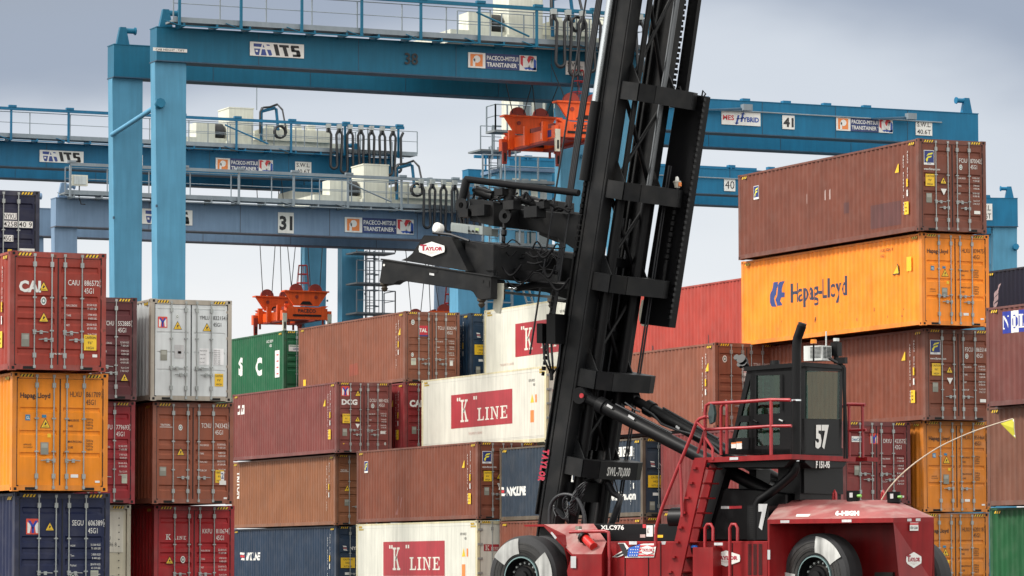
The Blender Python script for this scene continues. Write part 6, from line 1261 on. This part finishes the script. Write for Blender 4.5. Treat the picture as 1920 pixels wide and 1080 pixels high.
# upper frame (fixed to the carriage)
b = MB(); UB = -.35; UF = -3.4
bbeam(b, [(880, 372), (925, 378), (925, 424), (880, 414)], UB, UF, TBK2); bbeam(b, [(878, 385), (893, 386), (893, 400), (878, 396)], UB+.1, UB-.3, TBK2); b.build('rotator_beam', SP, bevel=.01)
b = MB(); bbeam(b, [(1010, 372), (1045, 377), (1045, 455), (1010, 440)], -2.0, -2.6, TBK2); bbeam(b, [(925, 388), (1092, 402), (1092, 478), (1068, 462), (1045, 447), (1000, 432), (925, 418)], -1.2, -1.5, TBK2); b.build('carriage_arm', SP, bevel=.01)
b = MB(); b.tube(px([(873, 336), (960, 347), (1085, 362)], UB), .07, DBK, 8); b.tube(px([(875, 336), (862, 395)], UB), .09, TBK2, 8); b.tube(px([(962, 347), (950, 400)], UB-.1), .09, TBK2, 8); b.tube(px([(951, 398), (945, 412), (944, 500)], UB), .035, TBK2, 6); b.tube(px([(862, 395), (866, 420)], UB), .04, TBK2, 6); b.tube([TB(873, 336, UB), TB(873, 336, UB)+Vector((0, -2.6, 0))], .06, TBK2, 8); b.build('hose_guard_frame', SP)
b = MB()
for (u, v) in ((948, 405), (866, 385), (947, 470)): c = TB(u, v, UB+.08); b.lathe(c, (0, 1, 0), [(-.02, .06), (-.02, .15), (.03, .15), (.03, .06)], TBK2, 14)
chain(b, TB(946, 420, UB), TB(942, 495, UB+.2), .06, .13); b.build('shackle_chain', SP)
random.seed(11)
b = MB()
for k in range(30):
    u0 = random.uniform(885, 1050); v0 = 350+(u0-885)*.12+random.uniform(8, 26); pl_ = UB-random.uniform(0, 1.2); w_ = random.uniform(14, 45); h_ = random.uniform(-8, 14)
    b.tube(smooth(px([(u0, v0), (u0+w_*.25, v0-h_*.8), (u0+w_*.6, v0-h_*.5), (u0+w_, v0+h_*.5)], pl_)), random.choice((.018, .024, .03)), DBK, 5)
for k in range(34):
    u0 = random.uniform(850, 1050); v0 = 455+(u0-850)*.115+random.uniform(-12, 60); pl_ = bE-.2-random.uniform(0, 1.2); w_ = random.uniform(10, 45); h_ = random.uniform(-18, 22)
    b.tube(smooth(px([(u0, v0), (u0+w_*.3, v0+h_), (u0+w_*.6, v0+h_*.9), (u0+w_, v0-h_*.3)], pl_)), random.choice((.014, .018, .026)), DBK, 5)
b.build('hydraulic_hoses', SP)
b = MB()
for (u, v, l_) in ((895, 358, 30), (980, 372, 34)): b.tube(px([(u, v), (u+l_, v+10)], UB-.2), .10, TBK2, 10); b.tube(px([(u-8, v-2), (u+l_+10, v+14)], UB-.2), .04, TBK2, 8)
for (u, v, s) in ((905, 395, .16), (960, 385, .13), (1003, 398, .16), (875, 400, .12), (940, 360, .1), (1018, 385, .1), (990, 520, .12), (955, 470, .12)): 
    c = TB(u, v, UB+.05); b.box(c.x-s, c.x+s, c.y-s, c.y+s, c.z-s*.7, c.z+s*.7, TBK2)
b.build('hydraulic_actuators', SP)
b = MB(); jb = paint('junction_box_grey', (.26, .29, .28), .4, .1); bbeam(b, [(845, 420), (878, 424), (878, 438), (845, 433)], bE-.5, bE-1.5, jb); b.prism(px([(846, 417), (905, 424), (905, 440), (846, 434)], bE-.52), (0, -.3, 0), jb)
for u in (880, 887, 894): b.lathe(TB(u, 434-(890-u)*.1, bE-.5), (0, 1, 0), [(0, .025), (.02, .025), (.02, 0)], HOLE, 8)
b.quad(px([(891, 427), (898, 428), (898, 433), (891, 432)], bE-.515), paint('label_green', (.35, .45, .2), .5)); b.build('junction_box', SP)
b = MB(); c = TB(820, 428, bE-.2); b.lathe(c, (.15, 1, .1), [(-.1, .0), (-.1, .10), (-.02, .118), (.03, .115), (.06, .08), (.07, 0)], WHITE, 20); b.tube([c+Vector((0, -.05, -.1)), c+Vector((-.02, -.05, -.22))], .03, TBK, 6); b.tube(px([(812, 436), (845, 440), (880, 452)], bE-.15), .03, CAB, 6); b.build('work_lamp', SP)

# cab, stair and platform pieces hang on their own part
for ch, pa in (('cab_window', 'cab_body'), ('door_handle', 'cab_body'), ('driver_seat_and_wheel', 'cab_body'), ('roof_lamps', 'cab_body'), ('air_conditioner', 'cab_body'), ('beacon', 'cab_body'), ('antenna', 'cab_body'), ('camera_mast', 'cab_body'), ('cab_step_box', 'cab_body'), ('stair_treads', 'stair_stringer'), ('stair_rail', 'stair_stringer'), ('platform_rail', 'platform'), ('trough_edge_chain', 'guard_trough'), ('strobe_lamp', 'guard_trough')):
    po = [o for o in TR.children if o.name.split('.')[0] == pa]
    for o in list(TR.children):
        if o.name.split('.')[0] == ch and po: o.parent = po[0]
